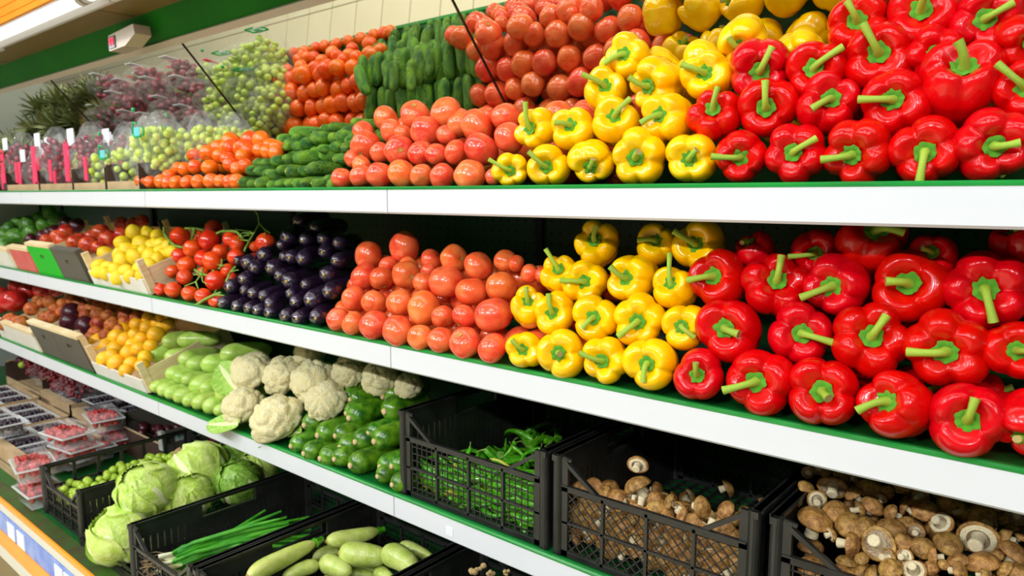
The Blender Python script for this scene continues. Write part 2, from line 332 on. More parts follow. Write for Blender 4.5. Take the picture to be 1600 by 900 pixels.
# bottom deck
b = MB(); b.box(XL, XR, DKY + 0.05, BACK, DK - 0.04, DK); part(b, 'deck', M['green_shaded'])
b = MB(); b.box(XL, XR, DKY + 0.003, DKY + 0.05, DK - 0.04, DK - 0.001); part(b, 'deck_edge', M['rubber'])
def rail(name, z0, z1, y, m):
    b = MB(); b.box(XL, XR, y, DKY + 0.02, z0, z1); return part(b, name, m)
rail('orange_trim', 0.402, 0.421, DKY - 0.004, M['orange'])
for v_ in bpy.data.objects['orange_trim'].data.vertices:
    if v_.co.y > DKY: v_.co.y = DKY + .002
rail('pale_rail', 0.366, 0.4015, DKY, M['pale_rail'])
pr = rail('price_rail', 0.292, 0.3655, DKY - 0.002, M['blue']); rail('orange_band', 0.228, 0.2915, DKY - 0.004, M['orange'])
rail('kick_trim', 0.17, 0.2275, DKY + 0.002, M['pale_rail']); rail('kick_plate', 0.0, 0.1695, DKY + 0.006, M['canopy'])
for k, x in enumerate((-2.93, -2.83, -2.47, -2.40, -2.17, -2.05, -1.70, -3.3, -3.6)):
    b = MB(); b.box(x, x + 0.075, DKY - 0.005, DKY - 0.001, 0.297, 0.352); part(b, 'price_card', M['paper'], pr)
# mirror over the top shelf, leaning out from the back
MN = np.array([0, 0.755, 0.656]); MN = MN / np.linalg.norm(MN); MP = np.array([0, 1.405, 1.793]); MU = np.array([0, -0.656, 0.755]); MU = MU / np.linalg.norm(MU)
def mir(x, s, off=0.0): p = MP + MU * s - MN * off; return (x, p[1], p[2])
MJ = [-1.24 - 1.23 * k for k in range(-3, 4)]
me_edges = sorted([XL] + [x for x in MJ if XL < x < XR] + [XR])
mroot = empty('tilted_mirror', (0, 0, 0)); tag(mroot, 'long tilted mirror above the top shelf reflecting the produce and floor', 'mirror')
for a, c in zip(me_edges[:-1], me_edges[1:]):
    mesh_obj('mirror_panel', [mir(a + .001, -0.36), mir(c - .001, -0.36), mir(c - .001, 0.29), mir(a + .001, 0.29), mir(a + .001, -0.36, -0.006), mir(c - .001, -0.36, -0.006), mir(c - .001, 0.29, -0.006), mir(a + .001, 0.29, -0.006)],
             [(0, 3, 2, 1), (4, 5, 6, 7), (0, 1, 5, 4), (1, 2, 6, 5), (2, 3, 7, 6), (3, 0, 4, 7)], M['mirror'], mroot, False)
for x in MJ:
    if XL < x < XR:
        b = MB(); b.bar(mir(x, -0.36, 0.002), mir(x, 0.29, 0.002), 0.003, 0.0025, up=MN); b.build('joint_strip', M['copper'], mroot)
b = MB(); b.bar(mir(XL, 0.297, 0.004), mir(XR, 0.297, 0.004), 0.022, 0.016, up=MN); b.build('mirror_frame', M['frame'], mroot)
# canopy
croot = empty('lamp_canopy', (0, 0, 0)); tag(croot, 'brown canopy with orange fascia and tube light above the mirror', 'canopy')
yt, zt = mir(0, 0.305)[1:]
b = MB(); b.prism([(yt, zt), (yt + 0.01, zt), (1.150, 2.105), (1.138, 2.100)], 'x', XL, XR); b.build('green_strip', M['canopy_green'], croot)
b = MB(); b.box(XL, XR, 1.014, 1.15, 2.100, 2.115)
b.build('underside', M['canopy'], croot)
for x in (-2.62, -1.3, -3.94): 
    b = MB(); b.box(x, x + 0.003, 1.016, 1.14, 2.0992, 2.1005); b.build('panel_joint', M['black_edge'], croot)
for (a, c) in zip((-5.34, -3.98, -2.47, -1.02), (-3.99, -2.48, -1.03, 0.4)):
    b = MB(); b.prism([(0.872, 2.098), (0.882, 2.098), (0.90, 2.128), (0.985, 2.128), (1.002, 2.098), (1.014, 2.098), (1.014, 2.15), (0.872, 2.15)], 'x', a, c); hb = b.build('lamp_housing', M['lamp_white'], croot)
    b = MB(); b.tube([(a + 0.03, 0.930, 2.100), (c - 0.03, 0.930, 2.100)], 0.019, 14); b.build('tube_lamp', M['tube'], hb, True)
    b = MB(); b.tube([(c - 0.03, 0.930, 2.100), (c - 0.005, 0.930, 2.100)], 0.023, 12); b.tube([(a + 0.005, 0.930, 2.100), (a + 0.03, 0.930, 2.100)], 0.023, 12); b.build('tube_holder', M['lamp_white'], hb, True)
    b = MB(); b.box(a + 0.35, a + 0.40, 0.985, 1.02, 2.090, 2.098); b.build('clip', M['lamp_white'], hb)
b = MB(); b.box(XL, XR, 0.860, 0.872, 2.09, 2.62); fa = b.build('fascia', M['orange'], croot)
for k in range(12):
    b = MB(); b.box(XL, XR, 0.857, 0.860, 2.11 + 0.03 * k, 2.113 + 0.03 * k); b.build('groove', M['orange'], fa)
# thermometer on the mirror frame
th = empty('thermometer', (0, 0, 0)); tag(th, 'small beige thermometer box with red digits hanging under the canopy', 'thermometer')
pc = on_y(222, 70, 1.17)
b = MB(); b.prism([(pc[0] - 0.10, 2.050), (pc[0] + 0.10, 2.062), (pc[0] + 0.11, 2.03), (pc[0] + 0.03, 2.0), (pc[0] - 0.10, 1.997)], 'y', 1.10, 1.155); b.build('housing', M['frame'], th)
xf = pc[0] - 0.10
b = MB(); b.box(xf + 0.008, xf + 0.058, 1.096, 1.10, 2.004, 2.044); b.build('display_bezel', M['screen'], th)
b = MB()
for q in (0.016, 0.036):
    for (u0, u1, w0, w1) in ((0, .012, .03, .033), (0.009, .012, .008, .033), (0, .012, .018, .021), (0, 0.003, 0.018, 0.033)): b.box(xf + q + u0, xf + q + u1, 1.094, 1.096, 2.0 + w0 + 0.004, 2.0 + w1 + 0.004)
b.build('digits', M['display'], th)
# grey end panel far left
b = MB(); b.box(-5.40, -5.36, 0.95, BACK, 0.30, 1.98); structure(b.build('wall_left', M['grey']))

# ================================================================ PEPPERS
def pepper_mesh(seed, n, m):
    r = random.Random(seed); ph = r.uniform(0, 6.28); amp = [r.uniform(0.92, 1.10) for _ in range(n)]; tilt = r.uniform(-.05, .05)
    H = r.uniform(0.98, 1.12); wob = [r.uniform(0, 6.28) for _ in range(3)]
    def fn(u, v):
        a = (u - ph) % (2 * math.pi); k = a / (2 * math.pi) * n; i = int(k) % n; fr = k - int(k)
        lobe = math.sin(math.pi * fr) ** 0.5 if 0 < fr < 1 else 0.0
        ai = amp[i] * lobe + (1 - lobe) * 1.0
        g = 0.25 * math.exp(-((v - 0.7) / 0.6) ** 2) + 0.10
        if v > 2.2: g += 0.12 * (v - 2.2)
        R = (math.sin(v) ** 0.72) * (1 - 0.10 * (1 - math.cos(v)) * 0.5 * (v > 1.5)) * (1 - g * (1 - lobe)) * ai
        R *= 1 + 0.02 * math.sin(2 * u + wob[0]) + 0.015 * math.sin(3 * v + wob[1])
        c = math.cos(v); z = H * math.copysign(abs(c) ** 0.88, c)
        z -= 0.54 * math.exp(-(v / 0.40) ** 2) + 0.24 * (1 - lobe) * math.exp(-((v - 0.6) / 0.45) ** 2)
        if v > 1.6: z += 0.16 * math.exp(-((math.pi - v) / 0.5) ** 2)
        return (R * math.cos(u) + tilt * z, R * math.sin(u), z + 0.03 * math.sin(u + wob[2]) * math.sin(v))
    v, f = surf(fn, 60, 30); return make_mesh('bell_pepper', v, f, m)
PEP = {c: [pepper_mesh(s + (0 if c == 'red' else 50), n, M[c]) for s, n in ((1, 4), (2, 4), (3, 3), (4, 4), (5, 5), (6, 3))] for c in ('red', 'yellow')}
def calyx_mesh(seed):
    r = random.Random(seed); v = [(0, 0, 0.50)]; f = []; nu = 24; nr = 5; n = r.choice((5, 6, 7))
    for i in range(1, nr + 1):
        t = i / nr
        for j in range(nu):
            u = 2 * math.pi * j / nu; star = 1 + 0.08 * math.cos(n * u) + r.uniform(-.09, .09)
            R = 0.30 * t * (star if i == nr else 1); zz = 0.485 + 0.55 * R + (0.04 * math.cos(n * u) * t) - (0.05 if i == nr else 0) + 0.04
            v.append((R * math.cos(u), R * math.sin(u), zz))
    f += [(0, 1 + j, 1 + (j + 1) % nu) for j in range(nu)]
    for i in range(nr - 1):
        for j in range(nu): a = 1 + i * nu + j; b_ = 1 + i * nu + (j + 1) % nu; f.append((a, a + nu, b_ + nu, b_))
    return make_mesh('calyx', v, f, M['calyx'])
CAL = [calyx_mesh(s) for s in range(6)]
CROP = {'G': (400, 0, 2.9025), 'A': (800, 0, 2.9025), 'B': (1200, 0, 2.9025), 'H': (400, 290, 2.9025), 'C': (800, 290, 2.9025), 'D': (1200, 290, 2.9025),
        'E': (800, 590, 2.9025), 'F': (1200, 590, 2.9025), 'P': (0, 0, 1.0), 'I': (0, 290, 2.9025),
        'Z1': (330, 330, 4.865), 'Z2': (360, 165, 6.43), 'Z3': (210, 200, 6.957), 'Z4': (210, 330, 5.625), 'Z5': (220, 500, 5.0), 'Z6': (320, 530, 3.75),
        'Z7': (1220, 710, 4.735), 'Z8': (1400, 740, 5.625), 'Z3m': (860, 690, 4.21), 'L': (0, 300, 4.5), 'K': (0, 440, 4.5), 'Q': (130, 640, 3.4625), 'U': (350, 780, 2.909), 'V': (620, 600, 3.4615)}
def px(c, x, y): o = CROP[c]; return o[0] + x / o[2], o[1] + y / o[2]
def facing(dx, dy):
    if math.hypot(dx, dy) < 0.25: return 'stem pointing at the viewer'
    a = math.degrees(math.atan2(-dy, dx))
    for lo, hi, s in ((-22, 22, 'right'), (22, 68, 'up right'), (68, 112, 'up'), (112, 158, 'up left'), (-68, -22, 'down right'), (-112, -68, 'down'), (-158, -112, 'down left')):
        if lo <= a < hi: return 'stem pointing ' + s
    return 'stem pointing left'
npep = 0
def pepper(color, c, e, plane, label, group):
    global npep; npep += 1
    x, y = px(c, e[0], e[1]); s = CROP[c][2]; r_px = e[2] / s; kx, ky = px(c, e[3], e[4]); tx, ty = px(c, e[5], e[6])
    P = on_slope(x, y, *plane); d = depth(P); r = r_px * d / F_PX * 0.99
    vd = (CAM - P); vd /= np.linalg.norm(vd); rt = np.cross(-vd, [0, 0, 1]); rt /= np.linalg.norm(rt); up = np.cross(rt, -vd)
    ax, ay = (kx - x) / r_px / 0.66, -(ky - y) / r_px / 0.66; q = math.hypot(ax, ay)
    if q > 0.93: ax, ay = ax / q * .93, ay / q * .93; q = .93
    A = rt * ax + up * ay + vd * math.sqrt(1 - q * q)
    me = PEP[color][(npep * 5 + int(x)) % 6]; roll = rnd.uniform(0, 6.28); Q = aim(A, roll)
    rr = random.Random(npep); sz = rr.uniform(0.92, 1.08); C0 = P - A * r * 0.10
    o = link(color + '_bell_pepper', me); put(o, C0, Q, (r, r, r * sz))
    tag(o, label, 'pepper', group)
    ca = link('calyx', CAL[npep % 6], o)
    # stem
    K = C0 + A * r * 0.50 * sz; lat = (rt * (tx - kx) + up * (ky - ty)) * d / F_PX; ll = np.linalg.norm(lat)
    want = 0.75 * r; fw_ = math.sqrt(max(want ** 2 - ll ** 2, (0.33 * r) ** 2)); T = K + lat + vd * fw_
    m1 = K + A * r * 0.48; pts = []
    for i in range(9):
        t = i / 8; pts.append(tuple(np.array(K) * (1 - t) ** 2 + 2 * t * (1 - t) * m1 + T * t * t))
    R = 0.108 * r; rad = [R * w for w in (1.7, 1.3, 1.08, 1.0, .95, .93, .95, 1.05, 1.18)]
    inv = o.matrix_world.inverted(); b = MB()
    iw = r; b.tube([inv @ Vector(p) for p in pts], [w / iw for w in rad], 10, 0, True, 1)
    st = b.build('stem', [M['stem'], M['cut']], o, True)
    return o
def pepper_rows(color, rows, plane, where, key):
    k = color + ' bell peppers on the ' + where
    for i, row in enumerate(rows):
        for j, (c, *e) in enumerate(row):
            fdir = facing((e[5] - e[3]) / e[2] * 1.3, (e[6] - e[4]) / e[2] * 1.3)
            pepper(color, c, e, plane, '%s bell pepper, %s from left, %s, %s, %s' % (color, ORD[j], ROWN[i], where, fdir), k)
P1 = (LIP + 0.045, S1 + 0.045, 1.9); P2 = (LIP + 0.026, S2 + 0.050, 1.7)
pepper_rows('yellow', [
 [('P',797,266,28,797,267,764,250),('A',165,750,98,152,757,72,692),('A',360,735,103,352,765,365,735),('A',575,712,128,555,715,565,690),('A',815,720,120,800,722,830,682)],
 [('A',112,585,98,75,580,48,465),('A',280,585,107,258,562,185,548),('A',470,550,112,462,520,530,440),('A',705,530,122,660,518,570,550)],
 [('A',425,415,107,420,385,318,328),('A',650,380,117,607,392,515,352),('A',885,345,122,870,327,765,283)],
 [('A',525,260,107,500,240,410,275),('A',1045,190,120,1030,220,980,180)]], P1, 'top shelf', 1)
pepper_rows('red', [
 [('A',1040,705,125,1035,715,910,710),('B',130,695,134,110,690,200,630),('B',410,690,150,375,705,245,725),('B',715,690,157,710,690,697,820),('B',1010,655,158,1030,665,1125,655)],
 [('A',920,525,118,908,490,925,390),('P',1199,168,48,1196,168,1193,128),('B',275,475,142,285,445,210,480),('B',575,460,155,565,450,425,440),('B',875,375,185,885,290,855,165),('B',1180,410,150,1165,390,1050,275)],
 [('P',1190,108,50,1187,112,1203,78),('B',225,325,142,205,305,315,220),('B',505,250,160,500,235,430,105),('B',760,240,120,760,240,720,300),('B',1170,180,130,1200,200,1230,240)],
 [('B',405,115,142,400,85,355,-5),('B',700,80,162,690,35,705,-40),('B',985,90,152,985,85,1085,30)]], P1, 'top shelf', 1)
pepper_rows('yellow', [
 [('C',60,745,92,45,745,-5,700),('C',225,760,113,207,760,210,765),('C',425,790,110,403,798,298,765),('C',632,808,122,607,810,590,890)],
 [('C',75,550,90,70,520,62,450),('C',195,580,103,178,575,158,490),('C',380,605,109,365,598,315,645),('C',580,610,122,565,620,480,690),('C',785,640,107,765,640,820,685)],
 [('C',220,400,92,205,370,145,275),('C',335,440,105,325,435,215,430),('C',545,420,117,508,420,430,370),('C',735,465,102,715,440,705,300)],
 [('C',388,265,107,368,240,375,175),('C',655,265,100,650,245,570,240),('C',850,270,124,825,262,725,205)]], P2, 'middle shelf', 2)
pepper_rows('red', [
 [('P',1093,587,41,1088,586,1085,567),('P',1186,594,53,1179,598,1131,616),('P',1288,613,56,1284,612,1293,621),('P',1400,633,57,1383,628,1341,647),('P',1511,653,59,1512,657,1520,623),('P',1606,662,52,1600,690,1592,700)],
 [('C',990,655,150,960,650,1015,670),('D',150,675,144,155,670,285,700),('D',460,700,164,470,680,525,580),('D',810,740,174,805,760,655,780),('D',1130,745,140,1130,750,1175,745)],
 [('C',935,420,134,905,410,790,430),('D',35,455,145,40,425,55,310),('D',315,450,152,285,460,155,520),('D',645,455,170,635,440,545,435),('D',985,475,174,985,470,1025,610)],
 [('C',1100,290,92,1060,240,1025,235),('D',210,300,108,215,310,105,330),('D',470,250,164,485,195,600,190),('D',755,320,105,740,300,700,280),('D',1160,265,125,1120,190,1185,180)]], P2, 'middle shelf', 2)

# ================================================================ ROUND FRUIT
def round_mesh(name, seed, m, flat=0.86, lob=0.04, dim=0.14, n=5, nu=26, nv=16):
    r = random.Random(seed); p = [r.uniform(0, 6.28) for _ in range(4)]
    def fn(u, v):
        R = math.sin(v) ** 0.92 * (1 + lob * math.cos(n * u + p[0]) * math.sin(v) + 0.6 * lob * math.sin(2 * u + p[1]))
        z = flat * math.cos(v) - dim * math.exp(-(v / 0.34) ** 2) * (1 + 0.25 * math.cos(n * u + p[0]) * min(1, v * 3)) + 0.3 * dim * math.exp(-((math.pi - v) / 0.3) ** 2)
        return (R * math.cos(u), R * math.sin(u), z + lob * 0.5 * math.sin(u + p[2]) * math.sin(v))
    v, f = surf(fn, nu, nv); return make_mesh(name, v, f, m)
def oval_mesh(name, seed, m, L=1.25, nip=0.0, nu=20, nv=14):
    r = random.Random(seed); p = [r.uniform(0, 6.28) for _ in range(3)]
    def fn(u, v):
        R = math.sin(v) * (1 + 0.03 * math.sin(3 * u + p[0]) + 0.03 * math.sin(2 * u + p[1]))
        z = L * math.cos(v) + nip * math.exp(-(v / 0.25) ** 2) - 0.5 * nip * math.exp(-((math.pi - v) / 0.25) ** 2)
        return (R * math.cos(u), R * math.sin(u), z)
    v, f = surf(fn, nu, nv); return make_mesh(name, v, f, m)
RM = {'tomato': [round_mesh('tomato', s, M['tomato'], 0.88, 0.03, 0.10) for s in range(5)],
      'orange_tomato': [round_mesh('tomato', 10 + s, M['orange_tomato'], 0.90, 0.025, 0.10) for s in range(4)],
      'vine_tomato': [round_mesh('vine_tomato', 20 + s, M['vine_tomato'], 0.90, 0.02, 0.08) for s in range(4)],
      'lemon': [oval_mesh('lemon', s, M['lemon'], 1.22, 0.16) for s in range(3)],
      'apricot': [round_mesh('apricot', 30 + s, M['mandarin'], 0.95, 0.02, 0.08) for s in range(3)],
      'peach': [round_mesh('peach', 40 + s, M['peach'], 0.93, 0.02, 0.10, 1) for s in range(3)],
      'nectarine': [round_mesh('nectarine', 50 + s, M['apple'], 0.95, 0.02, 0.12, 2) for s in range(3)],
      'avocado': [oval_mesh('avocado', s, M['avocado'], 1.3) for s in range(2)],
      'plum': [oval_mesh('plum', 5 + s, M['plum'], 1.1) for s in range(2)],
      'pomegranate': [round_mesh('pomegranate', 60 + s, M['pomegranate'], 0.92, 0.03, -0.12) for s in range(2)],
      'green_plum': [round_mesh('green_plum', 70 + s, M['lime'], 0.98, 0.01, 0.05, nu=12, nv=8) for s in range(2)]}
def scar_mesh():
    v = [(0, 0, .02)]; f = []; r = random.Random(4)
    for i in range(1, 3):
        for j in range(14): u = 2 * math.pi * j / 14; R = (0.07 if i == 1 else 0.15 + (0.06 if j % 3 == 0 else -.02)); v.append((R * math.cos(u), R * math.sin(u), 0.012 if i == 1 else 0.0 + R * 0.35))
    f += [(0, 1 + j, 1 + (j + 1) % 14) for j in range(14)]
    f += [(1 + j, 15 + j, 15 + (j + 1) % 14, 1 + (j + 1) % 14) for j in range(14)]
    return make_mesh('stem_scar', v, f, M['scar'])
SCAR = scar_mesh()
rc = 0
def ball_at(kind, P, r, label, cat, group, axis=None, scar=False, name=None):
    global rc; rc += 1; rr = random.Random(rc * 13 + 5)
    if axis is None: axis = (rr.gauss(0, 1), rr.gauss(0, 1), rr.gauss(0, 1))
    o = link(name or kind, RM[kind][rc % len(RM[kind])]); put(o, P, aim(axis, rr.uniform(0, 6)), r)
    tag(o, label, cat, group)
    if scar:
        s = link('stem_scar', SCAR, o); s.location = (0, 0, 0.79)
    return o
def rows_of(kind, c, rows, plane, noun, cat, where, group, rs=1.0, scars=(), name=None, rmin=0, fixed=None):
    for i, row in enumerate(rows):
        row = sorted(row, key=lambda t: t[0])
        for j, e in enumerate(row):
            x, y = px(c, e[0], e[1]); P = on_slope(x, y, *plane); d = depth(P); r = e[2] / CROP[c][2] * d / F_PX * rs
            if fixed: r = min(max(r, fixed[0]), fixed[1])
            ax = None; sc = False
            if len(e) > 3:   # visible scar at a pixel offset
                kx, ky = px(c, e[3], e[4]); rp = e[2] / CROP[c][2]; vd = CAM - P; vd /= np.linalg.norm(vd); rt = np.cross(-vd, [0, 0, 1]); rt /= np.linalg.norm(rt); up = np.cross(rt, -vd)
                ax_, ay_ = (kx - x) / rp, -(ky - y) / rp; q = min(math.hypot(ax_, ay_), 0.95); ax = rt * ax_ + up * ay_ + vd * math.sqrt(1 - q * q); sc = True
            ball_at(kind, P, r, '%s, %s from left, %s of %s%s' % (noun, ORD[j], ROWN[i], where, ', scar showing' if sc else ''), cat, group, ax, sc, name)
# pink tomatoes, top shelf
PT1 = (LIP + 0.045, S1 + 0.034, 1.2)
rows_of('tomato', 'G', [
 [(390,808,50,395,765),(480,800,58),(560,795,60),(662,788,68),(752,798,55),(845,800,60),(970,795,73),(1078,800,40)],
 [(440,720,42),(480,752,48),(563,692,47),(650,683,70,655,678),(748,695,60),(818,700,52),(908,692,58),(1023,677,80)],
 [(498,662,72,470,705),(615,595,57),(668,605,42),(770,597,72),(865,612,48),(925,560,62),(1000,570,80),(1150,625,72)],
 [(487,597,50),(590,540,60),(720,520,68,715,470),(862,510,72),(1055,525,38),(1130,530,66)]],
 PT1, 'pink tomato', 'tomato', 'the top-shelf tomato pile', 'pink tomatoes on the top shelf', name='tomato')
PT2 = (LIP + 0.013, S2 + 0.034, 1.35)
rows_of('tomato', 'H', [
 [(370,605,53),(440,625,56),(537,632,69),(645,658,73),(745,688,60),(838,700,62),(948,712,74,920,670),(1072,738,72)],
 [(445,512,60),(535,530,58),(653,530,64),(763,555,80),(848,595,54),(945,592,57,910,635),(1075,588,90)],
 [(490,412,64),(570,420,57,580,465),(683,405,67,708,415),(762,440,54),(862,435,82),(978,480,74),(1112,458,74)],
 [(510,318,68),(600,362,44),(673,280,73),(690,362,42),(782,388,36),(795,335,50),(897,330,64,935,330),(1010,365,68),(1132,340,54),(1181,352,40),(1240,400,46),(1300,405,40)]],
 PT2, 'tomato', 'tomato', 'the middle-shelf tomato pile', 'tomatoes on the middle shelf', name='tomato')
# orange tomatoes, top shelf left
PO = (LIP + 0.035, S1 + 0.028, 0.9)
rows_of('orange_tomato', 'Z3', [
 [(80,585,72),(180,592,66),(290,585,80),(370,600,62),(460,598,72),(580,590,80),(700,590,76),(840,582,90),(955,585,88),(1050,590,70),(1120,585,72)],
 [(380,520,62),(485,440,66),(550,450,74),(660,425,78),(820,430,90),(1050,405,88),(1125,450,66),(1215,415,85)],
 [(650,295,74),(805,280,96,775,325),(935,310,88),(1020,340,60),(1180,310,84),(1240,245,84),(1370,240,84),(1450,260,75),(1540,270,80)],
 [(1060,150,108),(1045,212,92),(1180,200,66),(1560,220,70)]],
 PO, 'orange-red tomato', 'tomato', 'the left top-shelf tomato pile', 'orange-red tomatoes on the left of the top shelf', name='tomato', fixed=(0.024, 0.036))
# tops of the piles running back to the mirror: seen in the mirror only
def backfill(kind, x0, x1, y0, y1, zc, dz, r, label, cat, group, name=None, layers=1):
    y = y0; j = 0
    while y < y1:
        x = x0 + (r if j % 2 else 0)
        while x < x1:
            for l in range(layers):
                z = zc + dz * (y - y0) + rnd.uniform(-.5, .5) * r - l * 1.7 * r
                zm = 1.793 + (1.405 - y) * 0.755 / 0.656 - r * 1.75; z = min(z, zm)
                if z > S1 + r: ball_at(kind, (x + rnd.uniform(-.2, .2) * r, y + rnd.uniform(-.2, .2) * r, z), r * rnd.uniform(.9, 1.1), label, cat, group, name=name)
            x += 2.0 * r
        y += 1.8 * r; j += 1
backfill('orange_tomato', -2.44, -1.93, 1.255, 1.56, 1.655, -0.25, 0.031, 'orange-red tomato on top of the heap, seen only in the tilted mirror', 'tomato', 'orange-red tomatoes reflected in the mirror', 'tomato', 2)
backfill('tomato', -1.42, -0.80, 1.27, 1.54, 1.665, -0.15, 0.035, 'pink tomato on top of the heap, seen only in the tilted mirror', 'tomato', 'pink tomatoes reflected in the mirror', 'tomato', 2)
def pepper_fill(color, spots, label, group):
    for k, (x, y, z, r) in enumerate(spots):
        n_ = {18: 6, 15: 5}.get(len(spots), 6)
        A = Vector((rnd.gauss(0, .5), -.5 + rnd.gauss(0, .4), rnd.gauss(.2, .6))).normalized(); o = link(color + '_bell_pepper', PEP[color][k % 6]); put(o, (x, y, z), aim(A, k), r); tag(o, label % (ORD[k % n_], ('first', 'second', 'third')[k // n_]), 'pepper', group); link('calyx', CAL[k % 6], o)
        b = MB(); b.tube([(0, 0, .5), (0.02, 0, .75), (.12, .05, 1.05)], [.17, .11, .12], 9, 0, True, 1); b.build('stem', [M['stem'], M['cut']], o, True)
sp = []
for j in range(3):
    for i in range(6): sp.append((-.80 + .09 * i + .04 * (j % 2), 1.30 + .085 * j, min(1.74 - .02 * j, 1.793 + (1.405 - 1.30 - .085 * j) * 1.151 - .075), .044))
pepper_fill('yellow', sp, 'yellow bell pepper seen in the tilted mirror, %s from left in the %s reflected row', 'yellow peppers reflected in the mirror')
sp = [(x, LIP + .055 + .115 + dz / 1.9, S1 + .045 + dz, .042) for dz in (0, .08, .16) for x in [-.33 + .088 * i for i in range(5)]]
pepper_fill('red', sp, 'shaded red bell pepper behind the front ones, top shelf, %s from left, %s row up', 'red peppers behind the front ones on the top shelf')
sp = [(x, LIP + .026 + .12 + dz / 1.7, S2 + .045 + dz, .042) for dz in (0, .08, .15) for x in [-.40 + .09 * i for i in range(6)]]
pepper_fill('red', sp, 'shaded red bell pepper behind the front ones, middle shelf, %s from left, %s row up', 'red peppers behind the front ones on the middle shelf')
for dz in (0.0, .06, .12):
    for i in range(13): ball_at('tomato', (-1.56 + .066 * i + rnd.uniform(-.01, .01), LIP + .013 + .080 + dz / 1.35, S2 + .036 + dz), .033, 'shaded tomato behind the front middle-shelf tomatoes, %s from left, %s row up' % (ORD[i], ORD[int(round(dz / .06))]), 'tomato', 'tomatoes behind the front ones')
# vine tomatoes
PV = (LIP + 0.032, S2 + 0.029, 1.1)
rows_of('vine_tomato', 'Z4', [
 [(165,645,76),(235,690,58),(345,695,78),(490,725,74),(605,745,72),(718,785,66)],
 [(225,500,65),(338,530,62),(442,580,70,440,560),(600,540,52),(715,612,92),(820,520,62),(860,585,48)],
 [(390,395,72),(462,475,84),(515,332,84),(605,415,76),(690,440,92),(755,360,74),(892,402,76)],
 [(405,225,90),(562,225,56),(665,258,96),(700,150,78),(850,245,76),(905,285,74),(1060,310,48),(1152,275,86)]],
 PV, 'red vine tomato', 'tomato', 'heap by aubergines', 'red vine tomatoes on the middle shelf')
def vine(pts, label, r=0.0035, twigs=()):
    t = MB(); W_ = [on_slope(*px('Z4', x, y), PV[0] - 0.035, PV[1], PV[2]) for x, y in pts]
    # smooth
    S_ = []
    for i in range(len(W_) - 1):
        for k in range(4): u = k / 4; S_.append(W_[i] * (1 - u) + W_[i + 1] * u)
    S_.append(W_[-1]); t.tube(S_, r, 7); o = t.build('tomato_vine', M['vine'], None, True); tag(o, label, 'vine', 'green tomato vines')
    for tw in twigs:
        b = MB(); Q_ = [on_slope(*px('Z4', x, y), PV[0] - 0.04, PV[1], PV[2]) for x, y in tw]; b.tube(Q_, [r * .8] + [r * .45] * (len(Q_) - 1), 6); b.build('twig', M['vine'], o, True)
vine([(260,140),(262,200),(310,265),(360,305),(430,320)], 'green vine stalk hooked between lemons and the top left vine tomatoes', .0045, [[(310,265),(300,300)]])
vine([(450,150),(510,145),(530,170),(505,245)], 'short thick green vine stalk between the two top vine tomatoes', .005, [[(510,145),(560,150),(600,170)]])
vine([(725,195),(770,175),(850,172),(905,185),(950,235)], 'green vine stalk lying across the top row of vine tomatoes', .0045, [[(905,185),(890,150)], [(850,172),(930,165),(1030,180)]])
vine([(1060,0),(1090,30),(1100,110),(1050,195),(1010,260),(965,350)], 'tall branching green vine stalk rising behind the vine tomatoes', .0035, [[(1100,110),(1150,165),(1145,215)], [(1050,195),(950,190),(895,260)], [(1010,260),(930,250)], [(1150,165),(1190,190)], [(1010,210),(960,215)]])
vine([(770,425),(765,480),(740,510)], 'small calyx twig above the largest lower vine tomato', .003, [[(765,480),(800,470)], [(765,480),(730,465)]])
vine([(805,620),(850,530),(890,485)], 'pale green twig beside the lowest left aubergine', .0035, [[(850,530),(915,515)], [(850,530),(820,560)]])
vine([(530,515),(590,550),(655,570),(700,520)], 'branching green stalk in the middle of the vine tomatoes', .004, [[(590,550),(540,620),(440,660)], [(590,550),(600,620),(640,640)], [(540,620),(560,680)], [(590,550),(520,560)], [(600,500),(590,550)]])
vine([(540,825),(610,780),(680,745),(760,715)], 'pale green stalk hanging over the green shelf lip', .004, [[(700,735),(720,690)], [(700,735),(790,740)]])

# ================================================================ LONG FRUIT
def long_mesh(name, seed, mats, prof, nu=18, rib=0.0, bumps=0.0, bend=0.0, nose=0.0, wr=0.0):
    """prof: list of (z, r); axis +z, front end at z = 0"""
    r = random.Random(seed); pb = [(r.uniform(0, 6.28), r.uniform(.1, .9)) for _ in range(40)]; zs = np.linspace(0, 1, 24) ** 1.0
    Z = [p[0] for p in prof]; R = [p[1] for p in prof]; L = Z[-1]
    tt = [0.5 * (1 - math.cos(math.pi * i / 25)) for i in range(26)]
    v = [(0, 0, 0)]; f = []; n = len(tt) - 2
    ph = r.uniform(0, 6.28)
    for i in range(1, 25):
        z = tt[i] * L; rr = float(np.interp(z, Z, R))
        for j in range(nu):
            u = 2 * math.pi * j / nu
            k = 1 + rib * math.cos(5 * u + ph) + bumps * r.uniform(-1, 1) + wr * math.exp(-z / 0.9) * math.cos(6 * u + ph) 
            bx = bend * math.sin(math.pi * z / L)
            v.append((rr * k * math.cos(u) + bx, rr * k * math.sin(u), z))
    v.append((0, 0, L)); e = len(v) - 1
    f += [(0, 1 + (j + 1) % nu, 1 + j) for j in range(nu)]
    for i in range(23):
        for j in range(nu): a = 1 + i * nu + j; b_ = 1 + i * nu + (j + 1) % nu; f.append((a, b_, b_ + nu, a + nu))
    f += [(e, 1 + 23 * nu + j, 1 + 23 * nu + (j + 1) % nu) for j in range(nu)]
    return make_mesh(name, v, f, mats)
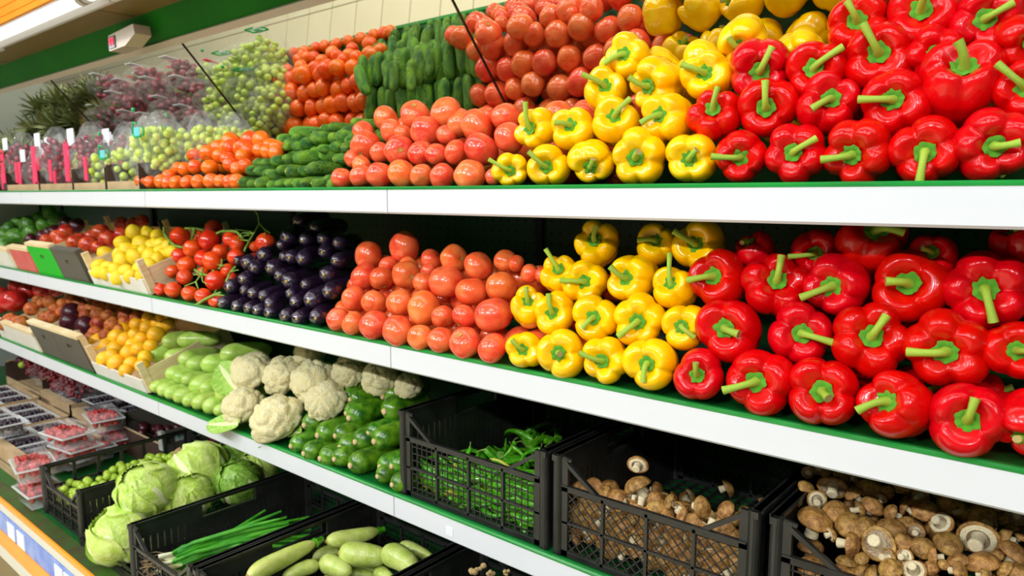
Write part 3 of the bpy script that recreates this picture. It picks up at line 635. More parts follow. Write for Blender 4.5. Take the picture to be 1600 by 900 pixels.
def cprof(L, r0, ends=1.0, pts=None):
    out = []
    for i in range(41):
        t = i / 40; z = t * L; a = min(z, L - z); k = math.sqrt(max(0, 1 - (1 - min(a / ends, 1)) ** 2)) if ends > 0 else 1
        body = float(np.interp(t, [p[0] for p in pts], [p[1] for p in pts])) if pts else 1.0
        out.append((z, k * body * r0))
    return out
LM = {'cucumber': [long_mesh('cucumber', s, M['cucumber'], cprof(6.2, 1, 1.25, [(0, .9), (.3, 1), (.7, 1), (1, .85)]), rib=0.015, bumps=0.012, bend=b_) for s, b_ in ((1, .2), (2, -.25), (3, .05), (4, .4))],
      'aubergine': [long_mesh('aubergine', s, M['aubergine'], cprof(8.5, 1, 1.2, [(0, 1.05), (.25, 1.2), (.6, 1.4), (1, 1.4)]), rib=0.02, bend=b_, wr=.10) for s, b_ in ((1, .2), (2, -.2), (3, .0))],
      'courgette': [long_mesh('courgette', s, M['courgette'], cprof(5.4, 1, 1.0, [(0, .98), (.2, 1.14), (.6, 1.16), (1, 1.0)]), rib=0.018, bend=b_) for s, b_ in ((1, .1), (2, -.12), (3, .0))],
      'pale_marrow': [long_mesh('pale_marrow', s, M['marrow'], cprof(5.0, 1, 1.35, [(0, .95), (.3, 1), (.6, .95), (1, .7)]), rib=0.01, bend=b_) for s, b_ in ((1, .1), (2, -.1))],
      'pale_courgette': [long_mesh('pale_courgette', s, M['marrow_mirror'], cprof(5.6, 1, 1.2, [(0, .85), (.3, 1), (.6, .9), (1, .62)]), rib=0.02, bend=b_) for s, b_ in ((1, .2), (2, -.2), (3, .0))]}
def disc_mesh(name, r, z, m, lumpy=0.2, n=10):
    rr = random.Random(3); v = [(0, 0, z - 0.06)]
    for i, (k, zz) in enumerate(((0.75, z - 0.055), (1, z), (1.0, z + .18))):
        for j in range(n): u = 2 * math.pi * j / n; q = r * k * (1 + lumpy * rr.uniform(-1, 1) * 0.5); v.append((q * math.cos(u), q * math.sin(u), zz))
    f = [(0, 1 + (j + 1) % n, 1 + j) for j in range(n)]
    for i in range(2): f += [(1 + i * n + j, 1 + i * n + (j + 1) % n, 1 + (i + 1) * n + (j + 1) % n, 1 + (i + 1) * n + j) for j in range(n)]
    return make_mesh(name, v, f, m)
END = {'courgette': ('stem_end', disc_mesh('stem_end', 0.27, -0.06, M['courgette_cut'])), 'cucumber': ('flower_tip', disc_mesh('flower_tip', 0.10, -0.03, M['cucumber_tip'], .6, 6)),
       'aubergine': ('flower_scar', disc_mesh('flower_scar', 0.19, 0.0, M['aub_dot'], .4, 7)), 'pale_courgette': ('flower_scar', disc_mesh('flower_scar', 0.2, 0.0, M['scar'], .3, 8)), 'pale_marrow': ('flower_scar', disc_mesh('flower_scar', 0.12, 0.0, M['scar'], .3, 7))}
lc = 0
def long_at(kind, P, r, d, label, cat, group, end=True, name=None, lk=1.0):
    global lc; lc += 1
    o = link(name or kind, LM[kind][lc % len(LM[kind])]); put(o, P, aim(d, lc * 2.4), (r, r, r * lk)); tag(o, label, cat, group)
    if end: nm, me = END[kind]; link(nm, me, o)
    return o
def long_rows(kind, c, rows, plane, noun, cat, where, group, yaw=0.0, pitch=0.0, jit=0.10, rmin=0, rmax=9, lk=1.0, endp=1.0, isend=False):
    for i, row in enumerate(rows):
        row = sorted(row, key=lambda t: t[0])
        for j, e in enumerate(row):
            x, y = px(c, e[0], e[1]); P = on_slope(x, y, *plane); dd = depth(P); r = e[2] / CROP[c][2] * dd / F_PX; r = min(max(r, rmin), rmax)
            a = yaw + rnd.uniform(-jit, jit) + (e[3] if len(e) > 3 else 0); D = Vector((math.sin(a), math.cos(a), pitch + rnd.uniform(-.04, .04))).normalized()
            if not isend: P = P - np.array(D) * r * 0.55      # given pixel is the centre of the rounded end
            long_at(kind, P, r, D, '%s, %s from left, %s of %s' % (noun, ORD[j], ROWN[i], where), cat, group, end=(kind in ('courgette', 'aubergine') or (lc % 2 == 0)), lk=lk)
# cucumbers, top shelf
PC = (LIP + 0.03, S1 + 0.021, 0.9)
long_rows('cucumber', 'Z2', [
 [(110,770,70,-.2),(190,790,52),(280,788,68),(390,800,48),(475,790,55),(570,785,55),(650,780,60),(735,780,62),(845,782,68,.2),(965,740,50),(995,800,50)],
 [(185,650,62),(265,660,58),(345,685,48),(400,685,70),(490,650,52),(590,665,76),(710,655,60),(790,645,70,.25)],
 [(255,580,60,.2),(330,575,48),(435,560,62),(555,530,64),(665,530,76,.25),(1055,535,45),(1105,535,58)],
 [(550,420,48),(640,405,62,.3),(900,430,40),(1030,415,64),(1145,420,66)],
 [(620,275,64,.55),(860,265,48,.3),(1030,325,42),(1130,280,66),(1210,285,50)],
 [(930,225,42,.2),(1010,215,56,.2),(1240,165,58,.1)]],
 PC, 'green cucumber', 'cucumber', 'the cucumber pile', 'cucumbers on the top shelf', yaw=0.0, rmin=.014, rmax=.021)
for j in range(3):                     # second and third bank behind, reflected in the mirror
    for i in range(13):
        for l in range(2):
            a = rnd.uniform(-.25, .25); y = 1.225 + 0.105 * j; z = min(1.655 - 0.02 * j - l * .036 + rnd.uniform(-.012, .012), 1.793 + (1.405 - y - .11) * 1.151 - 0.03)
            x = -1.93 + 0.041 * i + rnd.uniform(-.006, .006)
            long_at('cucumber', (x, y, z), rnd.uniform(.017, .021), (math.sin(a), math.cos(a), -.12), 'cucumber on top of the pile, seen only in the tilted mirror', 'cucumber', 'cucumbers reflected in the mirror', end=False)
# aubergines
PA = (LIP + 0.012, S2 + 0.018, 1.25)
long_rows('aubergine', 'Z1', [
 [(80,700,50),(190,728,46),(285,740,46),(350,755,46),(440,775,46),(565,800,52),(660,815,54),(800,810,58)],
 [(140,580,52),(250,605,38),(315,630,46),(390,650,44),(445,710,46),(600,630,40),(635,695,46),(755,680,70),(895,615,62)],
 [(245,520,52),(325,435,50),(455,435,58),(520,490,52),(585,530,62),(712,560,44),(870,480,60)],
 [(200,375,36),(275,395,64),(400,335,56),(550,345,34),(602,352,50),(695,365,58),(855,310,50)],
 [(525,255,40),(578,200,58),(705,220,48),(850,212,50),(950,380,55)],
 [(655,75,48,.35),(780,120,46,.25),(960,240,48,.15)]],
 PA, 'dark purple aubergine', 'aubergine', 'the aubergine pile', 'aubergines on the middle shelf', yaw=-0.55, jit=0.16, rmin=.015, rmax=.024)
# courgettes, lower shelf
PZ = (LIP + 0.002, S3 + 0.023, 0.8)
long_rows('courgette', 'Z6', [
 [(503,628,52),(577,672,55),(673,700,60),(757,705,56),(850,742,63),(1010,805,50),(1095,855,54)],
 [(580,505,58),(658,565,62),(762,568,54),(790,635,60),(880,603,62),(1023,750,57),(1093,745,56)],
 [(660,430,60),(825,435,50),(843,463,64),(955,552,52),(990,600,66)],
 [(810,345,60),(848,355,50),(1040,335,64),(1050,425,68)]],
 PZ, 'dark green courgette', 'courgette', 'the courgette pile', 'dark courgettes on the lower shelf', yaw=0.03, rmin=.020, rmax=.031, isend=True)
# pale marrows, lower shelf
PM = (LIP + 0.024, S3 + 0.028, 0.9)
long_rows('pale_marrow', 'Z5', [
 [(100,525,58),(160,550,66),(215,575,60),(285,600,68),(355,635,60),(430,655,64),(520,680,72),(595,710,54)],
 [(135,400,70),(225,425,70),(285,450,68),(340,470,52),(420,520,88),(490,540,62),(590,490,68,.2),(625,575,84,.4)],
 [(90,275,74),(220,290,66),(330,310,72),(385,350,66),(510,350,90,.4)],
 [(200,175,70),(320,160,66,.6),(660,270,80,.3)]],
 PM, 'pale green marrow', 'marrow', 'the marrow pile', 'pale marrows on the lower shelf', yaw=0.05, rmin=.022, rmax=.036)
# ================================================================ CAULIFLOWERS
def cauli_mesh(seed, sub=5, nfl=30):
    bm = bmesh.new(); bmesh.ops.create_icosphere(bm, subdivisions=sub, radius=1.0)
    V = np.array([v.co[:] for v in bm.verts]); r = np.random.RandomState(seed)
    def pts(n): p = r.normal(size=(n, 3)); return p / np.linalg.norm(p, axis=1)[:, None]
    def near(P):
        d = np.full(len(V), 9.0); d2 = np.full(len(V), 9.0)
        for p in P: q = np.linalg.norm(V - p, axis=1); m_ = q < d; d2 = np.where(m_, d, np.minimum(d2, q)); d = np.where(m_, q, d)
        return d, d2
    a1, a2 = near(pts(nfl)); b1, b2 = near(pts(700))
    h = 0.17 * np.sqrt(np.clip((a2 - a1) / 0.42, 0, 1)) + 0.065 * np.sqrt(np.clip((b2 - b1) / 0.08, 0, 1))
    top = np.clip((V[:, 2] + 0.75) / 0.6, 0, 1)
    R = 0.82 + h * (0.25 + 0.75 * top) - 0.16 * (1 - top)
    Q = V * R[:, None]; Q[:, 2] = np.where(Q[:, 2] > 0, Q[:, 2] * 0.96, Q[:, 2] * 0.84)
    for v, q in zip(bm.verts, Q): v.co = q
    me = bpy.data.meshes.new('cauliflower'); bm.to_mesh(me); bm.free(); me.materials.append(M['cauli'])
    me.polygons.foreach_set('use_smooth', [True] * len(me.polygons)); return me
CAU = [cauli_mesh(s) for s in (1, 2, 3)]
def leaf_patch(w, l, curl, seed, mats, vein=0.03, nu=12, nv=14, ruffle=0.06):
    """leaf strip lying on z, growing along +x"""
    r = random.Random(seed); v = []; f = []; mi = []; ph = r.uniform(0, 6)
    for i in range(nv + 1):
        t = i / nv; ww = w * math.sin(math.pi * min(1, 0.12 + t * 0.86)) ** 0.7
        for j in range(nu + 1):
            s_ = j / nu * 2 - 1; z = curl * t * t * l + ruffle * w * math.sin(6 * t + 3 * s_ + ph) * abs(s_) + vein * math.exp(-(s_ / .12) ** 2) * (1 - t * .6) + 0.15 * w * s_ * s_
            v.append((l * t, ww * s_, z))
    for i in range(nv):
        for j in range(nu):
            a = i * (nu + 1) + j; f.append((a, a + nu + 1, a + nu + 2, a + 1)); mi.append(1 if (len(mats) > 1 and j in (nu // 2 - 1, nu // 2)) else 0)
    k = len(v); v += [(p[0], p[1], p[2] - 0.02 * w) for p in v]; f += [tuple(reversed([q + k for q in t_])) for t_ in f]; mi += mi
    return v, f, mi
CL = [leaf_patch(0.30, 0.75, -0.4, s, [M['cauli_leaf'], M['cab_vein']]) for s in (1, 2)]
PF = (LIP + 0.062, S3 + 0.075, 1.0)
CAUS = [('Z6', 232, 400, 118, (-.3, -.7, 1), 'cauliflower at the front left beside the pale marrows, leaf over the green lip', 1),
        ('Z6', 432, 480, 150, (-.2, -.7, 1.1), 'large round cauliflower at the front beside the dark courgettes', 1),
        ('Z6', 285, 200, 125, (-.2, -.8, .9), 'cauliflower at the left of the upper row, above the front left one', 1),
        ('Z6', 470, 220, 118, (-.2, -.9, .8), 'cauliflower in the middle of the upper row with deep creases', 0),
        ('Z6', 640, 250, 128, (.2, -1, .8), 'wide cauliflower right of the middle of the upper row', 0),
        ('Z6', 715, 365, 118, (.2, -.8, .9), 'cauliflower half hidden behind the topmost left courgettes', 0),
        ('Z6', 850, 195, 100, (.2, -.8, .9), 'shaded cauliflower with green leaf between its curds, under the shelf', 1),
        ('Z6', 1030, 225, 105, (.3, -.8, .9), 'shaded cauliflower at the back right above the courgettes', 0),
        ('Z6', 620, 80, 95, (.1, -.6, 1), 'topmost cauliflower partly cut by the white shelf edge', 1),
        ('Z6', 1195, 275, 80, (.3, -.6, 1), 'small shaded cauliflower at the far back right behind the courgettes', 0)]
for k, (c, x, y, r_, ax, lab, nl) in enumerate(CAUS):
    xx, yy = px(c, x, y); P = on_slope(xx, yy, *PF); r = r_ / 3.75 * depth(P) / F_PX * 1.09
    o = link('cauliflower', CAU[k % 3]); put(o, P, aim(ax, k * 1.3), r); tag(o, lab, 'cauliflower', 'cauliflowers on the lower shelf')
    for q in range(3 if nl else 0):
        v, f, mi = CL[q % 2]; lf = mesh_obj('leaf', v, f, [M['cauli_leaf'], M['cab_vein']], o, True, mi); a = q * 2.1 + k
        lf.matrix_local = Matrix.LocRotScale(Vector((math.cos(a) * .35, math.sin(a) * .35, -.58)), Quaternion((0, 0, 1), a) @ Quaternion((0, 1, 0), -0.55), Vector((1, 1, 1)))
    if k in (0, 2):
        # the long leaf the photograph shows at this head
        p, q_ = (((200, 495), (18, 500)) if k == 0 else ((190, 300), (85, 150)))
        a = on_slope(*px('Z6', *p), PF[0] - .05, PF[1] - .03, PF[2]); b_ = on_slope(*px('Z6', *q_), PF[0] - .05, PF[1] - .03, PF[2])
        D = Vector(b_ - a); L_ = D.length; v, f, mi = leaf_patch(0.28, 1.0, 0.0, 9 + k, [M['cauli_leaf'], M['cab_vein']]); lf = mesh_obj('leaf', v, f, [M['cauli_leaf'], M['cab_vein']], o, True, mi)
        X_ = D.normalized(); Z_ = Vector((-.1, -.65, .75)); Y_ = Z_.cross(X_).normalized(); Z_ = X_.cross(Y_)
        mw = Matrix.Translation(Vector(a)) @ Matrix((X_, Y_, Z_)).transposed().to_4x4() @ Matrix.Scale(L_, 4)
        lf.matrix_local = o.matrix_world.inverted() @ mw

# ================================================================ BLACK PLASTIC CRATES
def crate(x0, x1, y0, y1, z0, h, label, kind='square', dip=0.68, front=True, detail=True, open_left=False):
    g = empty('plastic_crate', (x0, y0, z0)); tag(g, label, 'crate', 'black plastic crates'); w = x1 - x0; d = y1 - y0; P_ = 0.022
    def bd(mb, nm, stuff=False, smooth=False):
        o = mb.build(nm, M['black'], g, smooth)
        if stuff: o['kind'] = 'stuff'
        return o
    for (cx_, cy_) in ((0, 0), (w, 0), (0, d), (w, d)):
        b = MB(); sx = 1 if cx_ == 0 else -1; sy = 1 if cy_ == 0 else -1
        n = 12; r = 0.011; ccx, ccy = cx_ + sx * r, cy_ + sy * r
        b.tube([(ccx, ccy, 0), (ccx, ccy, h)], r, 14, 0, False)
        b.tube([(ccx, ccy, h), (ccx, ccy, h - 0.02)], r * .72, 12, 0, False)
        ring = [(ccx + r * math.cos(2 * math.pi * i / n), ccy + r * math.sin(2 * math.pi * i / n), h) for i in range(n)] + [(ccx + .72 * r * math.cos(2 * math.pi * i / n), ccy + .72 * r * math.sin(2 * math.pi * i / n), h) for i in range(n)]
        b.add(ring, [(i, (i + 1) % n, (i + 1) % n + n, i + n) for i in range(n)])
        b.box(min(ccx, ccx + sx * 0.024), max(ccx, ccx + sx * 0.024), ccy - .004, ccy + .004, 0, h - .004); bd(b, 'corner_post', smooth=False)
    zr = h * dip
    def wall(y, nm, lat):
        b = MB(); a0, a1 = 0.022, w - 0.022; xa, xb = a0 + w * 0.20, a1 - w * 0.20
        if lat:
            for zz, t_ in ((zr, .012), (0.006, .012)): b.box(a0 - 0.01, a1 + 0.01, y - .004, y + .004, zz - t_ / 2, zz + t_ / 2)
            b.box(a0, a1, y - .007, y + .001, zr + .004, zr + .007)
        else: b.box(0, w, y - .006, y + .006, 0, 0.012); b.box(0, w, y - .003, y + .003, 0.03, 0.034)
        bd(b, nm + '_rail')
        if lat:
            b = MB(); b.bar((a0, y, h - .008), (xa, y, zr), .008, .009, up=(0, 1, 0)); b.bar((a0, y, h - .004), (a0 + .02, y, h - .008), .006, up=(0, 1, 0)); bd(b, 'brace')
            b = MB(); b.bar((a1, y, h - .008), (xb, y, zr), .008, .009, up=(0, 1, 0)); bd(b, 'brace')
            b = MB(); zm = zr * 0.5; b.box(a0, a1, y - .004, y + .003, zm - .0022, zm + .0022); bd(b, 'middle_rail')
            for k in (1, 2, 3):
                b = MB(); xx = a0 + (a1 - a0) * k / 4; b.box(xx - .003, xx + .003, y - .004, y + .004, 0.006, zr); bd(b, 'mullion')
            b = MB(); s = 0.0010
            if kind == 'square':
                n = int((a1 - a0) / 0.0165)
                for k in range(1, n): xx = a0 + (a1 - a0) * k / n; b.bar((xx, y, .01), (xx, y, zr), 2 * s, up=(0, 1, 0))
                n = int(zr / 0.0165)
                for k in range(1, n): zz = .006 + (zr - .006) * k / n; b.bar((a0, y, zz), (a1, y, zz), 2 * s, up=(0, 1, 0))
            else:
                H_ = zr - .01; st = 0.0205; k = -H_
                while k < (a1 - a0):
                    for sg in (1, -1):
                        xs, xe = a0 + k, a0 + k + H_; zs_, ze = .01, zr
                        if xs < a0: zs_ = .01 + (a0 - xs); xs = a0
                        if xe > a1: ze = zr - (xe - a1); xe = a1
                        if xe > xs:
                            if sg == 1: b.bar((xs, y, zs_), (xe, y, ze), 2 * s, up=(0, 1, 0))
                            else: b.bar((a0 + a1 - xs, y, zs_), (a0 + a1 - xe, y, ze), 2 * s, up=(0, 1, 0))
                    k += st
            bd(b, 'lattice', True)
    wall(0.011, 'front', front); wall(d - 0.011, 'back', True)
    for x in (0.008, w - 0.008):
        b = MB(); b.box(x - .006, x + .006, 0.0, d, h - .012, h); b.box(x - .010, x + .010, 0.01, d - .01, h - .004, h); bd(b, 'side_rim')
        b = MB(); b.box(x - .004, x + .004, 0.01, d - .01, 0, h * .16); b.box(x - .004, x + .004, 0.01, d - .01, h * .44, h * .50)
        if detail: b.box(x - .004, x + .004, 0.02, d * .36, h * .74, h - .012); b.box(x - .004, x + .004, d * .66, d - .02, h * .74, h - .012); b.box(x - .005, x + .005, d * .36, d * .66, h * .70, h * .745)
        n = int(d / 0.020)
        if open_left and x < 0.02:
            b = MB(); b.box(x - .004, x + .004, 0.01, d - .01, 0, h * .16); b.box(x - .004, x + .004, 0.01, d - .01, h * .50, h * .54)
            for k in range(7): yy = 0.02 + (d - .05) * k / 6; b.box(x - .004, x + .004, yy, yy + .010, h * .1, h - .01)
            for k in range(n): yy = 0.02 + (d - .04) * k / n; b.box(x - .0025, x + .0025, yy, yy + 0.004, h * .16, h * .5)
            for q in (.27, .39): b.box(x - .0025, x + .0025, .01, d - .01, h * q, h * q + .004)
            n = 0
        for k in range(n):
            yy = 0.02 + (d - .04) * k / n; b.box(x - .0035, x + .0035, yy, yy + 0.0145, h * .16, h * .74)
        bd(b, 'side_wall')
    b = MB(); n = int(w / 0.03)
    for k in range(n + 1): xx = 0.01 + (w - .026) * k / n; b.box(xx, xx + .006, .01, d - .01, 0.0005, .005)
    n2 = int(d / 0.03)
    for k in range(n2 + 1): yy = 0.01 + (d - .026) * k / n2; b.box(.01, w - .01, yy, yy + .006, 0.001, .0045)
    bd(b, 'crate_floor', True)
    return g
LT, HC = 1.094, 0.205
crate(-1.268, -0.826, LT, LT + 0.52, S3, HC, 'black plastic crate holding green chilies beside the courgettes')
crate(-0.814, -0.399, LT, LT + 0.52, S3, HC, 'black plastic crate with diamond lattice holding a few brown mushrooms', 'diamond')
crate(-0.385, 0.06, LT, LT + 0.52, S3, HC, 'black plastic crate heaped with brown mushrooms at the right edge')
crate(-2.745, -2.405, 0.775, 1.30, DK, 0.165, 'black plastic crate holding small green plums beside the berry punnets', dip=0.62, open_left=True)
crate(-2.395, -2.005, 0.765, 1.33, DK, 0.02, 'low black plastic crate base under the cabbages', front=False, detail=False)
crate(-2.00, -1.640, 0.757, 1.33, DK, 0.19, 'black plastic crate holding spring onions right of the cabbages')
crate(-1.630, -1.225, 0.757, 1.33, DK, 0.19, 'black plastic crate holding pale courgettes under the lower shelf')
crate(-1.215, -0.81, 0.757, 1.33, DK, 0.19, 'black plastic crate holding ginger at the bottom right corner')

# ================================================================ CHILIES
def chili_mesh(seed, m):
    r = random.Random(seed); mb = MB(); L_ = 1.0; c = r.uniform(.10, .30); pts = []; rad = []
    for i in range(11):
        t = i / 10; pts.append((c * math.sin(math.pi * t * 0.9), 0.05 * math.sin(4 * t + seed), t)); rad.append(0.09 * (1 - t) ** 0.55 * (1 + .08 * math.sin(9 * t)) + 0.004)
    mb.tube(pts, rad, 8); return make_mesh('chili', mb.v, mb.f, m)
CH = [chili_mesh(s, M['chili']) for s in range(4)]; CHP = [chili_mesh(8, M['chili_pale'])]; CHR = [chili_mesh(9, M['chili_red'])]
mb = MB(); mb.tube([(0, 0, 0.02), (0.01, 0, -.03), (.05, .02, -.15), (.12, .03, -.24)], [.05, .03, .016, .022], 6); CST = make_mesh('stalk', mb.v, mb.f, M['vine'])
def chili(P, D, L_, m_, lab, grp):
    o = link('chili', m_); put(o, P, aim(D, rnd.uniform(0, 6)), L_); tag(o, lab, 'chili', grp); link('stalk', CST, o); return o
rr = random.Random(11); GC = 'green chilies in the black crate'
for k in range(210):
    x = rr.uniform(-1.235, -0.87); u = rr.random(); 
    zt = S3 + 0.045 + 0.075 * (x + 1.25) / 0.4 + rr.uniform(-.01, .012)
    if k < 160: y = LT + rr.uniform(0.042, 0.062); z = S3 + 0.015 + (zt - S3 - 0.01) * rr.random()
    else: y = LT + 0.05 + 0.40 * rr.random(); z = zt - 0.012
    a = rr.gauss(0, .5) if k < 160 else rr.uniform(-1.3, 1.3); dx = rr.choice((-1, 1)) * math.cos(a); L_ = rr.uniform(.075, .11)
    D = Vector((dx, abs(math.sin(a)) * (.25 if k < 160 else 1), rr.uniform(-.25, .25)))
    x = min(max(x, -1.235 + (L_ * .8 if dx < 0 else 0)), -0.86 - (L_ * .8 if dx > 0 else 0))
    kind = CHP[0] if k % 13 == 3 else (CHR[0] if k in (20, 44, 71) else CH[k % 4])
    nm = 'yellowish chili' if k % 13 == 3 else ('red chili' if k in (20, 44, 71) else 'green chili')
    chili((x, y, z), D, L_, kind, nm + ' among the chilies in the left black crate on the lower shelf', nm + ' in the crate')
for q, (x, y, x2, y2, lab) in enumerate(((480,355,650,390,'shiny green chili lying highest at the middle of the chili crate'), (640,320,560,385,'green chili standing behind the highest one in the chili crate'), (395,345,385,400,'green chili end poking up at the left of the chili heap'), (630,340,670,390,'small curved green chili leaning near the right brace of its crate'), (775,350,700,420,'green chili near the right post of the chili crate'))):
    A_ = on_slope(*px('V', x, y), LT + 0.12, S3 + 0.13, 0.0); B_ = on_slope(*px('V', x2, y2), LT + 0.10, S3 + 0.11, 0.0)
    D = Vector(B_ - A_); chili(A_, D, max(.06, min(.11, D.length * 1.1)), CH[q % 4], lab, 'green chilies on top of the crate')

# ================================================================ MUSHROOMS
def cap_mesh(seed):
    r = random.Random(seed); p = [r.uniform(0, 6.28) for _ in range(3)]; nu = 22; prof = [(0.0, 0.62), (.25, .60), (.5, .53), (.72, .40), (.88, .22), (.97, .04), (1.0, -.08), (.96, -.17), (.86, -.18), (.76, -.12)]
    v = [(0, 0, prof[0][1])]; f = []
    for i, (R, z) in enumerate(prof[1:]):
        for j in range(nu):
            u = 2 * math.pi * j / nu; k = 1 + .05 * math.sin(2 * u + p[0]) + .03 * math.sin(3 * u + p[1]); v.append((R * k * math.cos(u), R * k * math.sin(u), z + .03 * math.sin(2 * u + p[2]) * R))
    f += [(0, 1 + j, 1 + (j + 1) % nu) for j in range(nu)]; n = len(prof) - 1
    for i in range(n - 1):
        for j in range(nu): a = 1 + i * nu + j; b_ = 1 + i * nu + (j + 1) % nu; f.append((a, a + nu, b_ + nu, b_))
    return make_mesh('mushroom', v, f, M['mush'])
CAPS = [cap_mesh(s) for s in range(5)]
def gill_mesh():
    nu = 36; v = [(0, 0, .02)]; f = []
    for i, (R, z) in enumerate(((.35, .0), (.6, -.04), (.80, -.13))):
        for j in range(nu): u = 2 * math.pi * j / nu; v.append((R * math.cos(u), R * math.sin(u), z + (.018 if j % 2 else 0)))
    f += [(0, 1 + (j + 1) % nu, 1 + j) for j in range(nu)]
    for i in range(2): f += [(1 + i * nu + j, 1 + i * nu + (j + 1) % nu, 1 + (i + 1) * nu + (j + 1) % nu, 1 + (i + 1) * nu + j) for j in range(nu)]
    return make_mesh('gills', v, f, M['gills'])
GIL = gill_mesh()
def mst(seed):
    r = random.Random(seed); mb = MB(); l = r.uniform(.75, 1.05); c = r.uniform(-.15, .15)
    mb.tube([(0, 0, 0.05), (0, 0, -.1), (c * .3, 0, -.35 * l), (c, 0, -.75 * l), (c * 1.3, 0, -.95 * l), (c * 1.35, 0, -l)], [.42, .34, .31, .36, .38, .30], 12); 
    return make_mesh('stem', mb.v, mb.f, M['mush_stem'])
MST = [mst(s) for s in range(4)]
veil = MB()
for i in range(18):
    u = 2 * math.pi * i / 18; u2 = 2 * math.pi * (i + 1) / 18; veil.add([(.84 * math.cos(u), .84 * math.sin(u), -.17), (.84 * math.cos(u2), .84 * math.sin(u2), -.17), (.55 * math.cos(u2), .55 * math.sin(u2), -.24), (.55 * math.cos(u), .55 * math.sin(u), -.24)], [(0, 1, 2, 3)])
VEIL = make_mesh('veil', veil.v, veil.f, M['mush_stem'])
mc = 0
def mushroom(P, r, D, lab, grp):
    global mc; mc += 1
    o = link('mushroom', CAPS[mc % 5]); put(o, P, aim(D, mc * 1.7), r); tag(o, lab, 'mushroom', grp)
    link('stem', MST[mc % 4], o); link('gills', GIL, o)
    if mc % 3 == 0: link('veil', VEIL, o)
    return o
rr = random.Random(5)
ZA = [(190,250,60,'c'),(265,335,65,'g'),(110,360,50,'u'),(255,485,118,'c'),(410,425,90,'c'),(385,240,95,'g'),(540,290,62,'s'),(580,410,58,'s'),(680,380,72,'c'),(665,255,80,'c'),(790,275,48,'c'),(900,230,62,'c'),(740,325,42,'g'),(520,530,98,'c'),(640,555,76,'c'),(520,665,90,'l'),(815,560,88,'c'),(725,665,115,'g'),(905,660,62,'c'),(800,765,62,'g'),(810,845,80,'c'),(815,430,62,'s'),(370,590,52,'s'),(200,130,44,'g'),(265,105,42,'g'),(330,120,44,'c'),(600,770,50,'s'),(910,750,52,'g'),(455,150,55,'c'),(560,180,45,'s'),(910,510,48,'c')]
ZB = [(90,110,72,'c'),(215,200,72,'g'),(90,300,72,'s'),(250,320,102,'c'),(470,265,88,'c'),(590,330,72,'s'),(400,440,98,'g'),(180,500,66,'g'),(75,610,78,'c'),(240,650,92,'c'),(460,615,105,'c'),(545,770,88,'c'),(330,730,72,'s'),(760,785,122,'c'),(725,560,150,'g'),(820,440,72,'g'),(755,370,112,'c'),(835,265,122,'c'),(1060,365,92,'g'),(960,560,86,'s'),(1045,700,112,'c'),(1100,550,44,'c'),(160,855,92,'g'),(310,830,56,'c'),(560,860,80,'s'),(780,890,60,'s'),(960,845,80,'s'),(1070,860,82,'c'),(90,740,72,'g'),(20,500,44,'c'),(360,170,38,'c'),(640,200,48,'s'),(940,400,52,'c'),(1020,480,48,'c'),(885,720,50,'c'),(105,430,48,'c'),(425,800,46,'c')]
desc = {'c': 'brown cap up', 'g': 'underside and stem showing', 's': 'lying on its side', 'u': 'stem pointing up left', 'l': 'stem pointing left'}
allm = []
for c, lst in (('Z7', ZA), ('Z8', ZB)):
    for (x, y, r_, t) in lst: X_, Y_ = px(c, x, y); allm.append((X_, Y_, r_ / CROP[c][2], t))
allm.sort(key=lambda t: (round(t[1] / 24), t[0]))
HR = 'top heap row,second heap row,third heap row,fourth heap row,fifth heap row,sixth heap row,seventh heap row,eighth heap row'.split(',')
rowid = {}; rows_ = sorted(set(round(t[1] / 24) for t in allm))
cnt_ = {}
for (X_, Y_, r_, t) in allm:
    k = rows_.index(round(Y_ / 24)); cnt_[k] = cnt_.get(k, 0) + 1
    P = on_slope(X_, Y_, LT + 0.05, S3 + 0.165, 0.42); vd = CAM - P; vd /= np.linalg.norm(vd); rt = np.cross(-vd, [0, 0, 1]); rt /= np.linalg.norm(rt); up = np.cross(rt, -vd)
    j = np.array([rr.gauss(0, .3), rr.gauss(0, .3), rr.gauss(0, .3)]); base = {'c': vd * .8 + up * .6, 'g': -vd * .9 + up * .1 + rt * .3, 's': rt * rr.choice((-1, 1)) + up * .3 + vd * .1, 'u': rt * .6 - up * .9, 'l': rt * 1.0 + vd * .5}[t]
    mushroom(P, r_ * depth(P) / F_PX * (1.15 if t == 'c' else 1.1), base + j, 'brown mushroom, %s, %s from left in the %s from the top' % (desc[t], ORD[cnt_[k] - 1], HR[min(k, 7)].replace('heap ', '').replace('top row', 'first row')), 'mushrooms heaped in the right crate')
# buried ones filling the heap and seen through the lattice
for k in range(90):
    x = rr.uniform(-.35, .02); y = LT + 0.05 + rr.random() * .42; z = S3 + 0.165 + .42 * (y - LT - .05) - 0.045 - rr.random() * .02
    mushroom((x, y, z), rr.uniform(.016, .024), (rr.gauss(0, 1), rr.gauss(0, 1), rr.gauss(.4, 1)), 'brown mushroom buried in the shaded gaps of the heap in the right crate', 'mushrooms in the gaps of the right heap')
for cx0, cx1, n, h_, nm in ((-.355, .02, 30, .11, 'right'), (-.785, -.43, 74, .115, 'middle')):
    for k in range(n):
        x = cx0 + (cx1 - cx0) * ((k * 0.618) % 1); z = S3 + .025 + h_ * ((k + .5) / n) ; y = LT + rr.uniform(.040, .055)
        mushroom((x, y, z), rr.uniform(.018, .025), (rr.gauss(0, .7), rr.gauss(-.6, .8), rr.gauss(.2, .8)), 'brown mushroom pressed against the front lattice of the %s mushroom crate' % nm, 'mushrooms behind the %s lattice' % nm)
